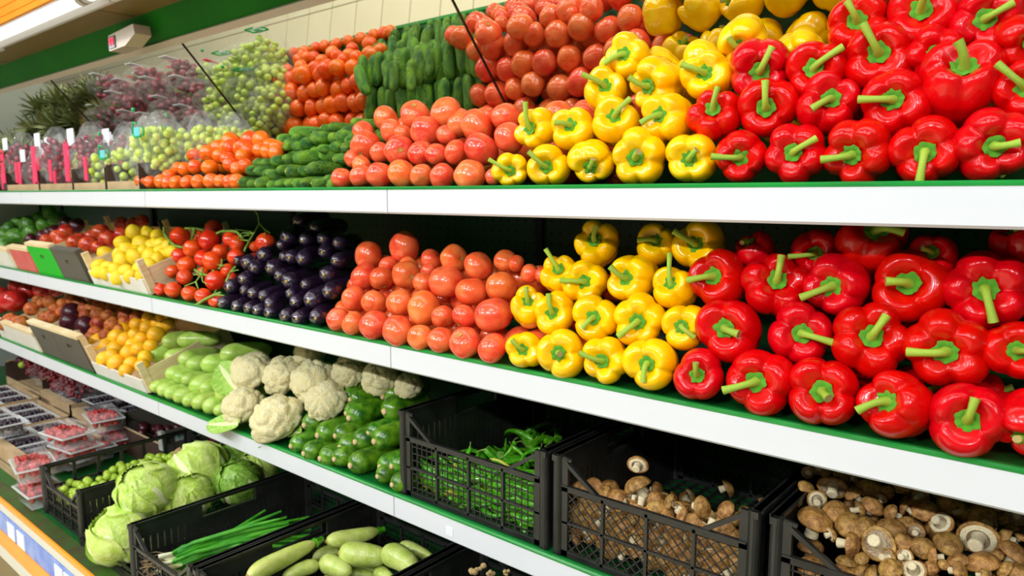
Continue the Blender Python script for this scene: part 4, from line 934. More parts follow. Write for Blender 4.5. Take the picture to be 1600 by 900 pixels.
for k in range(40):
    x = rr.uniform(-.77, -.44); y = LT + 0.09 + .38 * rr.random(); z = S3 + .10 - .10 * min(1, (y - LT - .09) * 4) + .02
    mushroom((x, y, max(z, S3 + .03)), rr.uniform(.018, .024), (rr.gauss(0, .8), rr.gauss(0, .8), rr.gauss(.6, .6)), 'brown mushroom low in the dark inside the middle crate', 'mushrooms in the dark of the middle crate')
for (x, y, r_, D, lab) in ((575,150,70,(-.3,.9,.3),'mushroom balanced highest in the middle crate with its underside showing'), (570,290,92,(-.5,-.1,.9),'large tilted mushroom right under the highest one, stem to the right'), (685,375,54,(0,-.6,.8),'small round mushroom right of the large tilted one'), (785,400,56,(-.8,-.4,.3),'mushroom lying left of the one showing its cut stem'), (855,440,52,(.1,.9,.35),'mushroom showing its pale cut stem end above the middle crate rail'), (1000,430,72,(.9,-.2,.3),'mushroom with cap to the right and stem left, near the right brace'), (950,492,34,(0,-.5,.8),'smallest mushroom peeking over the middle crate rail'), (1155,450,72,(-.6,-.5,.6),'mushroom with pale tip behind the right brace of the middle crate'), (1145,520,60,(0,-.8,.6),'mushroom seen inside the right brace opening of the middle crate'), (1232,510,48,(.7,-.3,.5),'sliced-looking pale mushroom beside the right post of the middle crate'), (545,385,44,(0,-.3,-.9),'pale mushroom stub under the large tilted one')):
    P = on_y(*px('Z3m', x, y), LT + 0.055 + (.02 if y < 300 else 0)); mushroom(P, r_ / 4.21 * depth(P) / F_PX, D, lab, 'mushrooms on top in the middle crate')

# ================================================================ CABBAGES
def cab_mesh(seed, m):
    r = random.Random(seed); p = [r.uniform(0, 6.28) for _ in range(6)]
    def fn(u, v):
        R = 1 + .035 * math.sin(3 * u + p[0] + 2 * v) + .02 * math.sin(7 * u + p[1] - 3 * v) * math.sin(v) + .02 * math.sin(5 * v + p[2])
        return (R * math.sin(v) * math.cos(u), R * math.sin(v) * math.sin(u), R * .88 * math.cos(v))
    v, f = surf(fn, 32, 22); return make_mesh('cabbage', v, f, m)
def cab_leaf(seed, m):
    r = random.Random(seed); v = []; f = []; mi = []; nu, nv = 22, 22; ph = [r.uniform(0, 6.28) for _ in range(4)]; wd = r.uniform(.9, 1.25)
    for i in range(nv + 1):
        t = i / nv; th = 2.55 - 2.15 * t         # from the base up over the head
        for j in range(nu + 1):
            s_ = j / nu * 2 - 1; w = wd * (math.sin(math.pi * (0.12 + .80 * t)) ** 0.55) * (1 + .06 * math.sin(9 * t + ph[0] + 2 * s_))
            a = s_ * w; edge = max(abs(s_), t * .98) ; R = 1.035 + .09 * max(0, edge - .8) / .2 + .028 * math.sin(11 * s_ + ph[1] + 5 * t) * edge + .02 * math.sin(13 * t + ph[2] + 4 * s_)
            R += .05 * math.exp(-(s_ / .06) ** 2) * (1 - t) + .018 * max(0, math.cos(14 * (abs(s_) * .6 - t) * 2 + ph[3])) ** 6
            v.append((R * math.sin(th) * math.cos(a), R * math.sin(th) * math.sin(a), R * .90 * math.cos(th)))
    for i in range(nv):
        for j in range(nu): a = i * (nu + 1) + j; f.append((a, a + nu + 1, a + nu + 2, a + 1)); mi.append(1 if abs(j - nu / 2 + .5) < 1 and i < nv * .7 else 0)
    me = make_mesh('outer_leaf', v, f, [m, M['cab_vein']]); me.polygons.foreach_set('material_index', mi); return me
for nm in ('cabbage', 'cabbage_dark'): pass
CB = {n: cab_mesh(3, M[n]) for n in ('cabbage', 'cabbage_dark')}; CBL = {n: [cab_leaf(s, M[n]) for s in (1, 2, 3, 4)] for n in ('cabbage', 'cabbage_dark')}
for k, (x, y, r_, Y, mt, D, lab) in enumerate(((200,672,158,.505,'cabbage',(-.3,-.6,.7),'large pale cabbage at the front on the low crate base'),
     (335,428,148,.615,'cabbage',(.2,-.5,.8),'pale cabbage stacked on top of the front cabbages, left of the dark crate'),
     (560,475,132,.56,'cabbage',(.5,-.3,.8),'pale cabbage with a curled leaf just behind the crate wall'),
     (610,330,160,.60,'cabbage',(.6,.3,-.6),'cabbage showing its brown cut stalk, behind the two pale ones'),
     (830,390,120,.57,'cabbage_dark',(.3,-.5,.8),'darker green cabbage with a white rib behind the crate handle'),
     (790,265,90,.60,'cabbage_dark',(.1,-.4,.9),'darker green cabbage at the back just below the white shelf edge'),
     (940,310,105,.57,'cabbage',(.3,-.3,.9),'shaded pale cabbage farthest back right, cut off by the shelf'),
     (275,745,78,.475,'cabbage',(.3,-.6,.5),'cabbage mostly hidden between the front cabbage and the crate wall'),
     (420,560,90,.52,'cabbage',(0,-.5,.8),'cabbage hidden low between the stacked cabbages'))):
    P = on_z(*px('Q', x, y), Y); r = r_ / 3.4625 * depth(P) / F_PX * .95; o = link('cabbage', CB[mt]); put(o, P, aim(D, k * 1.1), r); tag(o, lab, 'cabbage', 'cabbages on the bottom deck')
    for q in range(5):
        l = link('outer_leaf', CBL[mt][(q + k) % 4], o); l.matrix_local = Matrix.LocRotScale(None, Quaternion((0, 0, 1), q * 1.32 + k), Vector((1 + .012 * q,) * 3))
    if k == 3:
        b = MB(); b.tube([(0, 0, -.8), (0, 0, -1.02)], [.22, .17], 12); b.build('stalk', M['root'], o, True)

# ================================================================ SPRING ONIONS, PALE COURGETTES, GINGER
so = empty('spring_onion_bunch', (0, 0, 0)); tag(so, 'bunch of spring onions with dry roots and turquoise band in a black crate', 'spring onions')
rr = random.Random(3)
def zo(x, y, z): return on_z(*px('Q', x, y), z)
A_ = zo(445, 835, DK + .10); Bp = zo(1110, 660, DK + .10)
dirv = (Bp - A_); 
for k in range(52):
    off = np.array([rr.gauss(0, .016), rr.gauss(0, .010), rr.gauss(0, .012)]); e = np.array([rr.gauss(0, .035), rr.gauss(0, .03), rr.gauss(.0, .018)])
    p0 = A_ + off; b = MB(); pts = [p0 + dirv * .08, p0 * .75 + (Bp + e) * .25 + np.array([0, 0, .012]), p0 * .4 + (Bp + e) * .6 + np.array([0, 0, .016]), Bp + e * 1.5]
    b.tube(pts, [.0045, .006, .007, .0035], 6); b.build('leaf', M['onion_green'], so, True)
    if k < 14: b = MB(); b.tube([p0 - dirv * .02, p0, p0 + dirv * .08], [.006, .0065, .0045], 8); b.build('bulb', M['onion_white'], so, True)
for k in range(26):
    b = MB(); p0 = A_ + np.array([rr.gauss(0, .012), rr.gauss(0, .01), rr.gauss(0, .01)]); q = p0 + np.array([rr.uniform(-.05, .0), rr.uniform(-.06, -.02), rr.uniform(-.03, .02)])
    b.tube([p0, (p0 + q) / 2 + np.array([0, 0, .006]), q], [.0012, .001, .0006], 4); b.build('root', M['root'], so)
b = MB(); c0 = A_ + dirv * .10; n_ = Vector(dirv).normalized(); ring = []
for i in range(17): u = 2 * math.pi * i / 16; a1 = n_.orthogonal().normalized(); a2 = n_.cross(a1); ring.append(Vector(c0) + (a1 * math.cos(u) + a2 * math.sin(u)) * .020)
b.tube(ring, .002, 6, 0, False); b.build('band', M['band'], so, True)
so2 = empty('spring_onion_bunch', (0, 0, 0)); tag(so2, 'second spring onion bunch lying lower, pale bulbs just visible at the frame bottom', 'spring onions')
A2 = zo(520, 890, DK + .05); 
for k in range(16):
    p0 = A2 + np.array([rr.gauss(0, .015), rr.gauss(0, .01), rr.gauss(0, .006)]); b = MB(); b.tube([p0, p0 + dirv * .1], [.008, .006], 8); b.build('bulb', M['onion_white'], so2, True)
    b = MB(); b.tube([p0 + dirv * .1, p0 + dirv * .5, p0 + dirv * .9 + np.array([rr.gauss(0, .01), 0, 0])], [.006, .006, .003], 6); b.build('leaf', M['onion_green'], so2, True)
for k, (x, y, x2, y2, r_, z, lab) in enumerate(((120,345,430,190,46,.165,'long pale courgette at the left of its crate, dark stem end upper right'),(478,190,720,140,40,.15,'pale courgette lying across the back of its crate'),(545,245,740,262,58,.14,'plump pale courgette in the middle of the crate, end facing left'),(740,245,890,335,56,.14,'pale courgette with dark freckles beside the crate wall'),(810,205,960,275,28,.125,'narrow shaded pale courgette along the right crate wall'),(455,285,590,345,46,.12,'round-ended pale courgette below the plump one'),(420,300,250,360,34,.12,'pale courgette end under the long left one'),(20,345,130,360,30,.10,'pale courgette just entering at the bottom left of its crate'),(700,325,760,370,34,.09,'pale courgette low between the two right ones'),(520,240,400,270,36,.09,'pale courgette half hidden behind the long left one'),(470,350,700,345,30,.08,'pale courgette cut off by the bottom of the picture'),(610,320,680,325,26,.08,'pale courgette deep between the others'))):
    A_ = on_z(*px('U', x, y), DK + z); B_ = on_z(*px('U', x2, y2), DK + z - .005); D = Vector(B_ - A_); L_ = D.length; r = min(r_ / 2.909 * depth(A_) / F_PX, .040); lk = max(.7, min(2.0, L_ / (5.6 * r)))
    o = long_at('pale_courgette', A_ - np.array(D.normalized()) * r * .4, r, D, lab, 'courgette', 'pale courgettes in the bottom crate', True, None, lk)
    if k in (0, 1): 
        b = MB(); b.tube([(0, 0, 5.5), (.05, 0, 5.9), (.1, 0, 6.2)], [.55, .36, .34], 7); b.build('stem', M['chili'], o, True)
def ginger(P, s, seed, lab):
    r = random.Random(seed); bm = bmesh.new(); 
    me0 = MB(); c = [(0, 0, 0)]
    for k in range(7): q = c[r.randrange(len(c))]; c.append((q[0] + r.uniform(-.8, .8), q[1] + r.uniform(-.6, .6), q[2] + r.uniform(-.3, .9)))
    for q in c: me0.ball(q, r.uniform(.4, .62), 12, 9, 0, (1, .85, .95))
    o = me0.build('ginger_root', M['ginger'], None, True); put(o, P, aim((.2, -.2, 1)), s); bm.free(); tag(o, lab, 'ginger', 'ginger roots')
    b = MB(); q = c[-1]; b.tube([q, (q[0], q[1], q[2] + .62)], [.3, .22], 9); b.build('cut_knob', M['cut'], o, True)
for k, (x, y, r_, lab) in enumerate(((1165,315,30,'knobbly ginger root standing above its crate under the shelf'), (1278,338,18,'smaller ginger root right of the knobbly one'), (1215,352,22,'ginger root low between the other two at the bottom edge'))):
    P = on_y(*px('U', x, y), 1.0); ginger(P, r_ / 2.909 * depth(P) / F_PX * .8, k + 2, lab)
# ================================================================ TILTED FRUIT CRATES ON THE LEFT
def tcrate(X0, X1, yb, zb, h, lean, face, label, side='wood', depth_=.36, hole=True, low=False, post='wood', div=False):
    g = empty('fruit_crate', (X0, yb, zb)); tag(g, label, 'crate', 'tilted fruit crates'); g.rotation_euler = (lean, 0, 0); w = X1 - X0
    hf = h * .45 if low else h
    if hole:   # panel with a real hand hole
        hx, hz, hw, hh = w * .42, h * .60, w * .16, h * .13
        b = MB(); b.box(0, hx, 0, .006, 0, hf); b.box(hx + hw, w, 0, .006, 0, hf); b.box(hx, hx + hw, 0, .006, 0, hz); b.box(hx, hx + hw, 0, .006, hz + hh, hf)
    else: b = MB(); b.box(0.01, w - .01, 0, .006, 0, hf)
    b.build('front_panel', M[face], g)
    if not low: b = MB(); b.box(0, w, -.002, .026, hf, hf + .014); b.build('top_strip', M[post], g)
    for x in (0, w - .014):
        b = MB(); b.box(x, x + .014, .006, .030, 0, h if not low else h * .98); b.build('corner_post', M[post], g)
        b = MB(); b.box(x + .004, x + .010, .02, depth_, .0, h * .7); b.build('side_panel', M[side], g)
        b = MB(); b.box(x, x + .014, depth_ - .02, depth_, 0, h); b.build('corner_post', M[post], g)
    b = MB(); b.box(.01, w - .01, depth_ - .006, depth_, 0, h * .75); b.build('back_panel', M[side], g)
    b = MB(); b.box(0.01, w - .01, .006, depth_, 0.0, .004); b.build('crate_floor', M[side], g)
    return g
def X_at(x, y): return on_y(x, y, 1.09)[0]
LN = math.radians(20)
tcrate(-4.36, X_at(26, 423), 1.09, S2, .085, LN, 'white_card', 'pale fruit crate holding green avocados at the far left of the middle shelf', low=False, hole=False)
tcrate(X_at(28, 423) + .01, X_at(62, 427) - .005, 1.09, S2, .105, LN, 'red_card', 'fruit crate with a faded red front panel beside the bright green one', hole=False)
tcrate(X_at(63, 427), X_at(101, 434) - .004, 1.09, S2, .135, LN, 'green_card', 'fruit crate with a bright green front panel and hand hole')
tcrate(X_at(101, 434), X_at(142, 443) - .004, 1.09, S2, .125, LN, 'grey_card', 'fruit crate with a dark grey front panel beside the bright green one', post='grey_card')
tcrate(X_at(146, 443), X_at(235, 462), 1.09, S2, .13, LN, 'white_card', 'low-fronted wooden crate of lemons on the middle shelf', hole=False, low=True)
tcrate(-4.26, X_at(67, 549) - .01, 1.09, S3, .09, LN, 'white_card', 'printed pale fruit crate of peaches at the left of the lower shelf', hole=False)
tcrate(X_at(68, 549), X_at(104, 562) - .003, 1.09, S3 + .004, .15, LN, 'grey_card', 'left of two dark grey crates on the lower shelf, holding peaches')
tcrate(X_at(104, 562), X_at(148, 582) - .003, 1.09, S3 + .004, .15, LN, 'grey_card', 'right of two dark grey crates on the lower shelf, beside the apricots')
tcrate(X_at(150, 583), X_at(232, 612), 1.09, S3 + .004, .12, LN, 'white_card', 'low-fronted crate of yellow apricots next to the pale marrows', hole=False, low=True)
def fruits(kind, c, lst, plane, noun, cat, group, lo, hi, name=None):
    lst = sorted(lst, key=lambda t: (round(t[1] / 110), t[0])); rws = sorted(set(round(t[1] / 110) for t in lst)); n_ = {}
    for e in lst:
        k = len(rws) - 1 - rws.index(round(e[1] / 110)); n_[k] = n_.get(k, 0) + 1
        x, y = px(c, e[0], e[1]); P = on_slope(x, y, *plane); r = min(max(e[2] / CROP[c][2] * depth(P) / F_PX, lo), hi)
        ball_at(kind, P, r, noun % ('%s from left, %s' % (ORD[n_[k] - 1], ROWN[min(k, 5)])), cat, group, name=name)
PL2 = (1.105, S2 + .085, .62)
fruits('avocado', 'L', [(30,300,32),(65,265,48),(140,215,42),(200,240,58),(320,240,50),(100,315,58),(45,355,52),(400,190,54),(340,150,44),(215,290,50),(10,295,34),(150,320,40),(270,190,50),(20,390,50)], (1.105, S2 + .06, .75), 'green avocado, %s of the avocados at the far left', 'avocado', 'green avocados', .030, .045)
fruits('plum', 'L', [(215,330,38),(390,275,46),(470,225,52),(300,310,40),(540,235,50),(350,290,40)], PL2, 'dark plum, %s, behind the green and red crates', 'plum', 'dark plums', .025, .036)
fruits('nectarine', 'L', [(465,280,56),(400,312,48),(440,338,56),(525,355,56),(325,335,38),(625,370,66),(710,285,62),(765,332,66),(645,312,42),(860,225,54),(935,225,46),(1000,205,46),(855,298,52),(690,390,46),(560,330,40)], PL2, 'red nectarine, %s, above the grey crate', 'nectarine', 'nectarines on the middle shelf', .028, .040)
fruits('lemon', 'L', [(750,440,54),(865,362,54),(840,442,48),(945,292,58),(1000,365,62),(1045,295,48),(905,410,54),(960,460,60),(1060,455,54),(860,490,56),(700,515,46),(760,532,48),(820,552,48),(885,560,52),(700,565,42),(750,575,42),(920,595,44),(1040,525,52),(1075,380,50),(980,540,50),(1010,590,40),(830,600,40)], (1.100, S2 + .068, .75), 'lemon, %s, left half of its crate', 'lemon', 'lemons on the middle shelf', .025, .034)
fruits('lemon', 'Z4', [(120,190,54),(205,215,58),(188,285,46),(250,285,50),(300,325,50),(100,350,62),(150,400,76),(330,360,48),(250,385,48),(95,475,54),(155,482,40),(210,430,46),(60,300,60),(20,360,60),(225,350,50)], (1.100, S2 + .068, .75), 'lemon, %s, right half of its crate', 'lemon', 'lemons on the middle shelf', .025, .034)
PL3 = (1.105, S3 + .10, .62)
fruits('pomegranate', 'K', [(95,135,86),(5,95,62),(200,62,62),(300,60,62),(0,165,60),(120,30,54),(400,50,50)], (1.12, S3 + .14, .5), 'large red pomegranate, %s of those at far left', 'pomegranate', 'pomegranates', .040, .060)
b = MB(); 
fruits('peach', 'K', [(220,192,50),(300,150,40),(350,140,46),(270,132,42),(390,190,44),(440,160,44),(440,208,46),(360,250,52),(310,245,42),(150,290,54),(70,262,46),(110,275,40),(510,125,48),(560,162,52),(600,190,48),(700,170,50),(800,190,54),(690,230,52),(640,192,44),(600,235,44),(690,290,52),(760,245,50),(890,240,54),(970,250,54),(790,300,56),(880,285,46),(670,362,50),(740,372,46),(640,392,40),(840,340,44),(20,300,44),(560,90,44),(660,120,44)], PL3, 'dark peach, %s of the lower shelf peaches', 'peach', 'peaches on the lower shelf', .026, .038)
fruits('plum', 'K', [(500,215,64),(490,285,62),(600,312,68)], PL3, 'large dark purple round fruit, %s, above the grey crates', 'mango', 'dark purple fruit', .036, .046, 'mango')
fruits('apricot', 'K', [(690,420,62),(745,452,54),(822,390,60),(812,470,58),(682,512,54),(735,545,56),(820,572,64),(790,520,52),(885,412,58),(872,332,50),(905,500,58),(950,372,50),(962,300,50),(1000,405,54),(1045,255,46),(1040,322,54),(980,472,54),(925,575,52),(1100,372,62),(1062,452,50),(1140,270,50),(885,625,48),(1000,592,50),(1140,325,50),(935,442,50),(1020,530,50),(1180,300,44),(1110,290,46),(1210,250,46)], (1.105, S3 + .075, .75), 'yellow apricot, %s of the apricot crate', 'apricot', 'yellow apricots', .026, .036)

# ================================================================ TOP SHELF LEFT: GRAPES IN BAGS, PINEAPPLES
def on_mirror(x, y, Z):
    """real position, at height Z, of a thing the photograph shows reflected at this pixel"""
    r = ray(x, y); p = CAM + r * (((MP - CAM) @ MN) / (r @ MN)); r2 = r - 2 * (r @ MN) * MN; return p + r2 * ((Z - p[2]) / r2[2])
def tray(x0, x1, y0, y1, z, h, label):
    g = empty('cardboard_tray', (x0, y0, z)); tag(g, label, 'box', 'dark cardboard trays'); w, d = x1 - x0, y1 - y0
    for x in (0, w - .006):
        b = MB(); b.box(x, x + .006, 0, d, 0, h); sd = b.build('side_panel', M['brown_card'], g)
        b = MB(); b.box(x - .001, x + .007, 0, d, h, h + .004)
        for k in range(7): yy = d * (k + .3) / 7; b.box(x - .001, x + .007, yy, yy + d / 11, h, h + .012)
        b.build('torn_edge', M['card'], sd)
        if x > 0:
            b = MB(); yy = [d * .15 + d * .4 * i / 8 for i in range(9)]
            b.add([(w + .0008, yy[i], h * .20 + h * .5 * (math.sin(math.pi * i / 8) * (.7 - .3 * i / 8)) * (1 if q else 0)) for q in (0, 1) for i in range(9)], [(i, i + 1, i + 10, i + 9) for i in range(8)]); b.build('leaf_print', M['leaf_print'], sd)
    b = MB(); b.box(.006, w - .006, 0, .005, 0, h * .35); b.build('front_panel', M['card'], g); b = MB(); b.box(.006, w - .006, d - .005, d, 0, h); b.build('back_panel', M['brown_card'], g)
    b = MB(); b.box(.006, w - .006, .005, d - .005, 0, .004); b.build('tray_floor', M['card'], g)
    return g
tray(-2.86, -2.585, 1.10, 1.40, S1, .092, 'dark cardboard tray with green leaf print beside the orange-red tomatoes')
tray(-3.18, -2.87, 1.10, 1.40, S1, .085, 'dark cardboard tray under the left green grapes')
tray(-3.56, -3.19, 1.10, 1.40, S1, .085, 'dark cardboard tray under the red grapes with pink label')
tray(-4.00, -3.57, 1.10, 1.40, S1, .085, 'dark cardboard tray under the leftmost red grapes')
def bunch_mesh(seed, m, n=46, R=.075, H=.14, br=.0140):
    r = random.Random(seed); mb = MB()
    for k in range(n):
        t = (k + .5) / n; a = k * 2.4; w = R * math.sqrt(max(0.05, 1 - (t * 1.7 - .8) ** 2)) * (1 - .25 * t); q = w * (.55 + .45 * r.random())
        mb.ball((q * math.cos(a), q * math.sin(a), H * (.5 - t) + r.uniform(-.006, .006)), br * r.uniform(.85, 1.15), 8, 6)
    return make_mesh('berries', mb.v, mb.f, m)
BUN = {'red': [bunch_mesh(s, M['grape_red']) for s in (1, 2)], 'green': [bunch_mesh(s, M['grape_green']) for s in (3, 4)]}
mb = MB(); mb.tube([(0, 0, .0), (0.002, 0, .015), (.008, .004, .028)], [.003, .0025, .002], 6); STK = make_mesh('stalk', mb.v, mb.f, M['vine'])
def bag_mesh(seed, w, d, h):
    r = random.Random(seed); p = [r.uniform(0, 6.28) for _ in range(8)]
    def fn(u, v):
        z = math.cos(v); k = 1 + .10 * math.sin(5 * u + p[0] + 3 * v) + .07 * math.sin(9 * u + p[1] - 4 * v) + .05 * math.sin(13 * v + p[2] + 2 * u)
        R = math.sin(v) ** .6 * (1 - .45 * max(0, z)) * k
        return (w / 2 * R * math.cos(u), d / 2 * R * math.sin(u), h / 2 * z)
    v, f = surf(fn, 40, 28); me = make_mesh('bag_film', v, f, M['film']); me.polygons.foreach_set('use_smooth', [False] * len(me.polygons)); return me
BAG = [bag_mesh(s, .17, .15, .20) for s in range(4)]
gcount = 0
def grapes(P, color, lab, pink=True, print_=False, lean=0.0, s=1.0, bag=True):
    global gcount; gcount += 1; P = np.array(P)
    g = empty('grape_bunch', P); tag(g, '%s grapes in %s' % (color, lab), 'grapes', color + ' grapes on the top shelf'); g.rotation_euler = (lean, 0, gcount * 1.1); g.scale = (s, s, s)
    o = link('berries', BUN[color][gcount % 2], g); o['kind'] = 'stuff'; link('stalk', STK, g).location = (0, 0, .06)
    if not bag: return
    t = empty('plastic_bag', P + np.array([0, 0, .012])); tag(t, 'crumpled clear plastic bag around the grapes in %s' % lab, 'bag', 'clear grape bags'); t.rotation_euler = (lean, 0, 0); t.scale = (s * 1.05, s, s * 1.2)
    f = link('bag_film', BAG[gcount % 4], t)
    if pink:
        for sx in (-1, 1):
            b = MB(); b.box(sx * .085 - .022, sx * .085 + .022, -.07, -.066, -.095, .03) if sx < 0 else b.box(.078, .104, -.07, -.066, -.095, -.02); b.build('pink_label', M['pink'], t)
        b = MB(); b.box(-.07, -.01, -.066, -.063, .03, .075); b.build('white_label', M['paper'], t)
    if print_:
        b = MB(); pts = [(-.035, -.082, .06), (-.038, -.084, .03), (-.01, -.088, .018), (.03, -.088, .02)]; b.tube(pts, .0032, 6); b.tube([(-.035, -.082, .06), (.005, -.086, .055)], .0028, 6); b.tube([(.038, -.086, .045), (.05, -.086, .035), (.042, -.086, .02)], .003, 6); b.ball((-.03, -.08, .095), .006, 8, 6)
        b.build('green_print', M['logo'], t); b = MB(); b.box(-.02, .02, -.087, -.085, .02, .045); b.build('blue_patch', M['teal'], t)
spots = [((18, 262), 'red', 'the leftmost tray, beside a white card', 1, 0), ((68, 268), 'red', 'the second tray, behind a pink label', 1, 0), ((100, 262), 'red', 'the second tray at its right wall', 1, 0),
         ((138, 268), 'green', 'the third tray, darker leaf wall behind', 0, 0), ((172, 270), 'green', 'the third tray at its right', 0, 0), ((200, 262), 'green', 'the tray with the green leaf print', 0, 1)]
for (x, y), c_, lab, pk, pr_ in spots: grapes(on_y(x, y + 2, 1.185), c_, lab, pk, pr_)
# bunches farther back, which the mirror shows
kk = 0
for (x, y, c_, pr_) in ((180,140,'red',0),(205,170,'red',0),(175,190,'red',0),(240,120,'red',0),(262,150,'red',0),(295,120,'red',0),(280,180,'red',0),(310,150,'red',0),(225,200,'red',0),(318,195,'red',0),(255,205,'red',0),
                        (352,165,'green',0),(365,125,'green',0),(395,100,'green',0),(420,85,'green',1),(435,130,'green',0),(400,150,'green',1),(375,195,'green',0),(425,185,'green',0),(440,165,'green',0)):
    P = on_mirror(x, y, 1.655); kk += 1
    P[1] = min(max(P[1], 1.16), 1.50); P[2] = min(1.655, 1.793 + (1.405 - P[1]) * 1.151 - .10)
    grapes(P, c_, 'the back rows, %s reflected bag counted' % ORD[kk - 1], c_ == 'red', pr_)
# pineapples
def pineapple(P, axis, s, lab, roll=0.0):
    g = empty('pineapple', P); g.rotation_mode = 'QUATERNION'; g.rotation_quaternion = aim(axis, roll); g.scale = (s, s, s); tag(g, lab, 'pineapple', 'pineapples on the top shelf')
    link('body', PBODY, g); c = link('crown', PCROWN, g); c.location = (0, 0, .095)
def pb(u, v):
    k = 1 + .035 * math.cos(14 * u + 10 * v) * math.cos(14 * u - 10 * v); return (.062 * k * math.sin(v) ** .7 * math.cos(u), .062 * k * math.sin(v) ** .7 * math.sin(u), .10 * k * math.cos(v))
v, f = surf(pb, 56, 30); PBODY = make_mesh('body', v, f, M['pine'])
mb = MB(); r_ = random.Random(2)
for k in range(70):
    a = k * 2.4; e = .25 + 1.15 * (1 - k / 70); L_ = .14 * (.6 + .5 * (k / 70)) * r_.uniform(.8, 1.1); w = .019; pts = []
    for i in range(5):
        t = i / 4; rr_ = .012 + L_ * t * math.sin(e) * (1 + .3 * t); z = L_ * t * math.cos(e) - .02 * t * t * e; ww = w * (1 - t) ** .7 + .0006
        cx_, cy_ = rr_ * math.cos(a), rr_ * math.sin(a); nx, ny = -math.sin(a) * ww, math.cos(a) * ww; pts += [(cx_ - nx, cy_ - ny, z + .004), (cx_, cy_, z), (cx_ + nx, cy_ + ny, z + .004)]
    mb.add(pts, [(i * 3 + q, i * 3 + q + 1, i * 3 + q + 4, i * 3 + q + 3) for i in range(4) for q in (0, 1)])
PCROWN = make_mesh('crown', mb.v, mb.f, M['pine_leaf'])
k = 0
for (x, y) in ((62,168),(95,150),(125,132),(160,140),(105,178),(145,165),(80,195),(120,196),(155,188),(100,212),(135,212),(168,205)):
    P = on_mirror(x, y, 1.66); P[0] = min(max(P[0], -5.2), -3.62); P[1] = min(max(P[1], 1.17), 1.30); P[2] = 1.60 + .05 * (k % 2)
    pineapple(P + np.array([0, .10, 0]), (rnd.uniform(-.3, .3), -1, rnd.uniform(.1, .4)), .92, 'pineapple lying crown forward behind the grapes, %s from the left end' % ORD[k], k); k += 1
for (x, y, lab) in ((4, 252, 'pineapple at the far left with its spiky crown standing up'), (36, 248, 'pineapple standing behind the leftmost red grapes, pale crown')):
    P = on_y(x, y, 1.32); pineapple((P[0], P[1], S1 + .09), (0.05, 0, 1), .9, lab)

# ================================================================ BOTTOM DECK LEFT: BERRIES
def berries_mesh(name, m, w, d, h, n, br, seed):
    r = random.Random(seed); mb = MB()
    for k in range(n): mb.ball((r.uniform(-w / 2 + br, w / 2 - br), r.uniform(-d / 2 + br, d / 2 - br), h * (.35 + .65 * r.random())), br * r.uniform(.85, 1.15), 6, 5)
    return make_mesh(name, mb.v, mb.f, m)
BER = {'red': berries_mesh('berries', M['berry'], .145, .10, .060, 170, .0085, 1), 'dark': berries_mesh('berries', M['blackberry'], .11, .10, .048, 150, .0075, 2)}
def tub(w, d, h, t=.0012, fl=.006, shrink=.85):
    mb = MB(); a = [(-w / 2 * shrink, -d / 2 * shrink, 0), (w / 2 * shrink, -d / 2 * shrink, 0), (w / 2 * shrink, d / 2 * shrink, 0), (-w / 2 * shrink, d / 2 * shrink, 0)]; c = [(-w / 2, -d / 2, h), (w / 2, -d / 2, h), (w / 2, d / 2, h), (-w / 2, d / 2, h)]; e = [(-w / 2 - fl, -d / 2 - fl, h), (w / 2 + fl, -d / 2 - fl, h), (w / 2 + fl, d / 2 + fl, h), (-w / 2 - fl, d / 2 + fl, h)]; g_ = [(x, y, z - .003) for x, y, z in e]
    mb.add(a + c + e + g_, [(0, 1, 2, 3)] + [(i, (i + 1) % 4, (i + 1) % 4 + 4, i + 4) for i in range(4)] + [(i + 4, (i + 1) % 4 + 4, (i + 1) % 4 + 8, i + 8) for i in range(4)] + [(i + 8, (i + 1) % 4 + 8, (i + 1) % 4 + 12, i + 12) for i in range(4)]); return mb
TUBR = make_mesh('tub', *[(q.v, q.f) for q in [tub(.16, .115, .05)]][0], M['clam']); TUBD = make_mesh('tub', *[(q.v, q.f) for q in [tub(.12, .11, .05)]][0], M['clam'])
lq = tub(.155, .11, .026, shrink=.98); lq.v = [(x, y, .05 + .030 - z * 1.1) if z > 0 else (x * .86, y * .86, .083) for x, y, z in lq.v]; LID = make_mesh('lid', lq.v, lq.f, M['clam'])
M['clam_rim'] = mat('clear_plastic_rim', (0.85, 0.86, 0.86), 0.1, alpha=0.6, spec=0.8)
def rim(w, d, h, t=.0022):
    mb = MB(); mb.box(-w / 2 - .005, w / 2 + .005, -d / 2 - .006, -d / 2, h - t, h + t); mb.box(-w / 2 - .005, w / 2 + .005, d / 2, d / 2 + .006, h - t, h + t); mb.box(-w / 2 - .006, -w / 2, -d / 2, d / 2, h - t, h + t); mb.box(w / 2, w / 2 + .006, -d / 2, d / 2, h - t, h + t); me = make_mesh('rim', mb.v, mb.f, M['clam_rim']); me.polygons.foreach_set('use_smooth', [False] * len(me.polygons)); return me
RIMR, RIMD = rim(.16, .115, .05), rim(.12, .11, .05)
def punnet(P, kind, lab, lid=True, rz=0.0):
    g = empty('berry_punnet', P); g.rotation_euler = (0, 0, rz); tag(g, lab, 'punnet', ('red' if kind == 'red' else 'dark') + ' berry punnets'); link('tub', TUBR if kind == 'red' else TUBD, g); b = link('berries', BER[kind], g); b['kind'] = 'stuff'; link('rim', RIMR if kind == 'red' else RIMD, g)
    if lid: link('lid', LID, g)
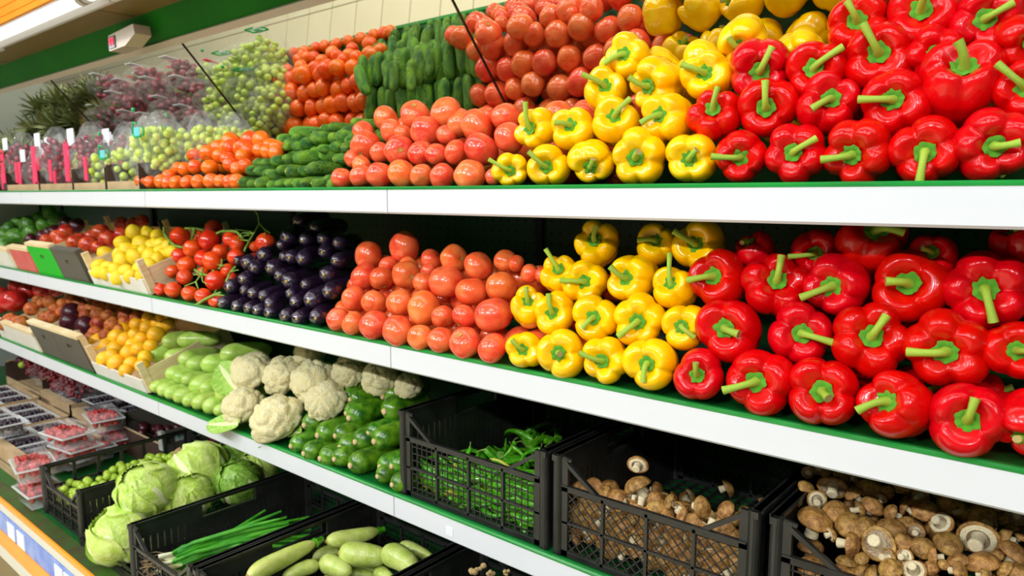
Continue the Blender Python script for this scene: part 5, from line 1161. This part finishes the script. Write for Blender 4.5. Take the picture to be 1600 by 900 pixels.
for k, (x, y, z, lab) in enumerate(((55,745,.52,'lidded punnet of red berries, upper of two at the front left of the deck'), (68,785,.425,'lidded punnet of red berries, lower of two at the front left of the deck'), (107,695,.56,'lidded punnet of red berries standing highest behind the green plum crate'), (163,668,.54,'lidded punnet of red berries left of the box with the chili picture'), (85,730,.44,'punnet of red berries seen through the crate lattice, left'), (112,725,.44,'punnet of red berries seen through the crate lattice, middle'), (150,712,.44,'punnet of red berries seen through the crate lattice, right'), (175,700,.44,'punnet of red berries in the shade beside the crate corner'), (120,715,.50,'punnet of red berries directly below the highest one'))):
    P = on_z(x, y, z); P[0] = min(P[0], -2.84) if P[1] < 1.32 else P[0]; punnet(P, 'red', lab, True, .15 * (k % 3 - 1))
def carton(x0, x1, y0, y1, z, h, lab):
    g = empty('cardboard_carton', (x0, y0, z)); tag(g, lab, 'box', 'brown cartons'); w, d = x1 - x0, y1 - y0
    for nm, bx in (('front_panel', (0, w, 0, .006, 0, h)), ('back_panel', (0, w, d - .006, d, 0, h)), ('side_panel', (0, .006, 0, d, 0, h)), ('side_panel', (w - .006, w, 0, d, 0, h)), ('carton_floor', (0, w, 0, d, h * .38, h * .42)), ('edge_flap', (0, w, -.002, .03, h, h + .003))):
        b = MB(); b.box(*bx); b.build(nm, M['card'], g)
k = 0
for (cx_, cy_, zz, nm) in ((-3.30, .86, DK, 'front'), (-3.72, .88, DK, 'middle'), (-4.16, .90, DK, 'far'), (-3.42, 1.22, DK, 'rear right'), (-3.90, 1.24, DK, 'rear left')):
    carton(cx_ - .20, cx_ + .20, cy_ - .05, cy_ + .25, zz, .10, '%s brown cardboard carton of dark berry punnets on the deck' % nm)
    for i in range(3):
        for j in range(2): punnet((cx_ - .13 + .13 * i, cy_ + .035 + .125 * j, zz + .046), 'dark', 'open punnet of dark berries, %s of the %s row in the %s carton' % (ORD[i], ('near', 'back')[j], nm), False); k += 1
for (x, y, z, lab) in ((12, 678, .545, 'open tub of dark berries standing highest at the left edge'), (160, 640, .52, 'open tub of dark berries with cardboard on top, beside the chili picture')): punnet(on_z(x, y, z), 'dark', lab, False)
# loose currants and mixed plums behind
CUR = berries_mesh('currants', M['currant'], .34, .20, .13, 420, .009, 5)
for (x, y, z, lab) in ((128, 622, .52, 'clear bag of dark red currants behind the berry cartons'), (85, 598, .50, 'heap of dark red currants farther back at the wall')):
    P = on_z(x, y, z); P[1] = min(P[1], 1.5); g = empty('currant_heap', P); tag(g, lab, 'currants'); o = link('currants', CUR, g); o['kind'] = 'stuff'
    t = link('bag_film', BAG[1], g); t.scale = (1.9, 1.3, .85); t.location = (0, 0, .07)
rr = random.Random(9); 
tray(-4.75, -4.15, 1.22, 1.55, DK + .02, .12, 'cardboard tray of mixed red and yellow plums at the far left of the deck')
for k in range(60):
    kind = 'plum' if k % 3 else 'green_plum'; ball_at(kind, (rr.uniform(-4.70, -4.20), rr.uniform(1.26, 1.50), DK + .14 + rr.uniform(0, .03)), rr.uniform(.018, .022), ('small dark red plum' if k % 3 else 'small yellow-green plum') + ' in the far left tray on the deck', 'plum', ('dark' if k % 3 else 'green') + ' plums in the far left tray', name='plum')
# green plums in the first crate
for k in range(150):
    x = rr.uniform(-2.715, -2.435); y = .80 + .46 * rr.random(); z = DK + .075 + .02 * rr.random() + .02 * (y - .8) / .46
    ball_at('green_plum', (x, y, z if k < 120 else DK + .045), rr.uniform(.013, .0165), 'small round green plum in the black crate beside the berry punnets', 'plum', 'small green plums in the crate')
# box with the chili picture
g = empty('dark_carton', (0, 0, 0)); tag(g, 'dark brown open carton with red chili picture and blue and white label', 'box')
yb = 1.20; A_ = on_y(188, 668, yb); B_ = on_y(254, 697, yb); zt_ = B_[2]; x0, x1 = A_[0], B_[0]; zb_ = on_y(255, 722, yb)[2]
b = MB(); b.box(x0, x1, yb, yb + .006, DK, zt_); fp = b.build('front_panel', M['brown_card'], g); b = MB(); b.box(x0, x1, yb - .001, yb + .007, zt_, zt_ + .003); b.build('cut_edge', M['card'], fp)
b = MB(); b.box(x1 - .006, x1, yb, 1.62, DK, zt_ + .055); sp_ = b.build('side_panel', M['grey_card'], g)
b = MB(); b.box(x0, x0 + .006, yb, 1.62, DK, zt_ + .055); b.build('side_panel', M['grey_card'], g)
b = MB(); b.box(x1 - .03, x1 + .002, yb - .002, yb + .012, zt_ - .02, zt_ + .055); b.build('corner_flap', M['grey'], g); b = MB(); b.box(x0 - .002, x0 + .03, yb - .002, yb + .012, zt_ - .02, zt_ + .06); b.build('corner_flap', M['grey_card'], g)
b = MB(); b.box(x1, x1 + .001, yb + .05, yb + .15, zt_ + .005, zt_ + .045); lb = b.build('label', M['paper'], sp_)
b = MB()
for q in range(3): b.box(x1 + .001, x1 + .0018, yb + .085 + .02 * q, yb + .099 + .02 * q, zt_ + .012, zt_ + .038)
b.build('dark_bar', M['screen'], g)
b = MB(); b.tube([(x1 + .0012, yb + .075, zt_ + .034), (x1 + .0012, yb + .062, zt_ + .034), (x1 + .0012, yb + .058, zt_ + .025), (x1 + .0012, yb + .062, zt_ + .016), (x1 + .0012, yb + .075, zt_ + .016)], .0022, 5); b.build('blue_letter', M['teal'], g)
P = on_y(186, 690, yb - .012); b = MB(); b.tube([P + np.array([-.008, 0, .035]), P + np.array([-.006, 0, .015]), P, P + np.array([.008, 0, -.02]), P + np.array([.016, 0, -.038])], [.009, .013, .012, .009, .003], 10); b.build('chili_picture', M['chili_red'], g, True)
b = MB()
for q in range(9): b.box(x1 + .0002, x1 + .0012, yb + .19 + .012 * q, yb + .198 + .012 * q, zt_ - .035, zt_ - .022 + .003 * (q % 2))
b.build('red_print', M['pink'], g)
rr = random.Random(21)
for k in range(26): ball_at('plum', (rr.uniform(x0 + .04, x1 - .04), rr.uniform(yb + .04, 1.58), zt_ - .02 + rr.uniform(-.01, .02)), .019, 'small dark red plum inside the dark carton with the chili picture', 'plum', 'dark plums in the chili-picture carton')
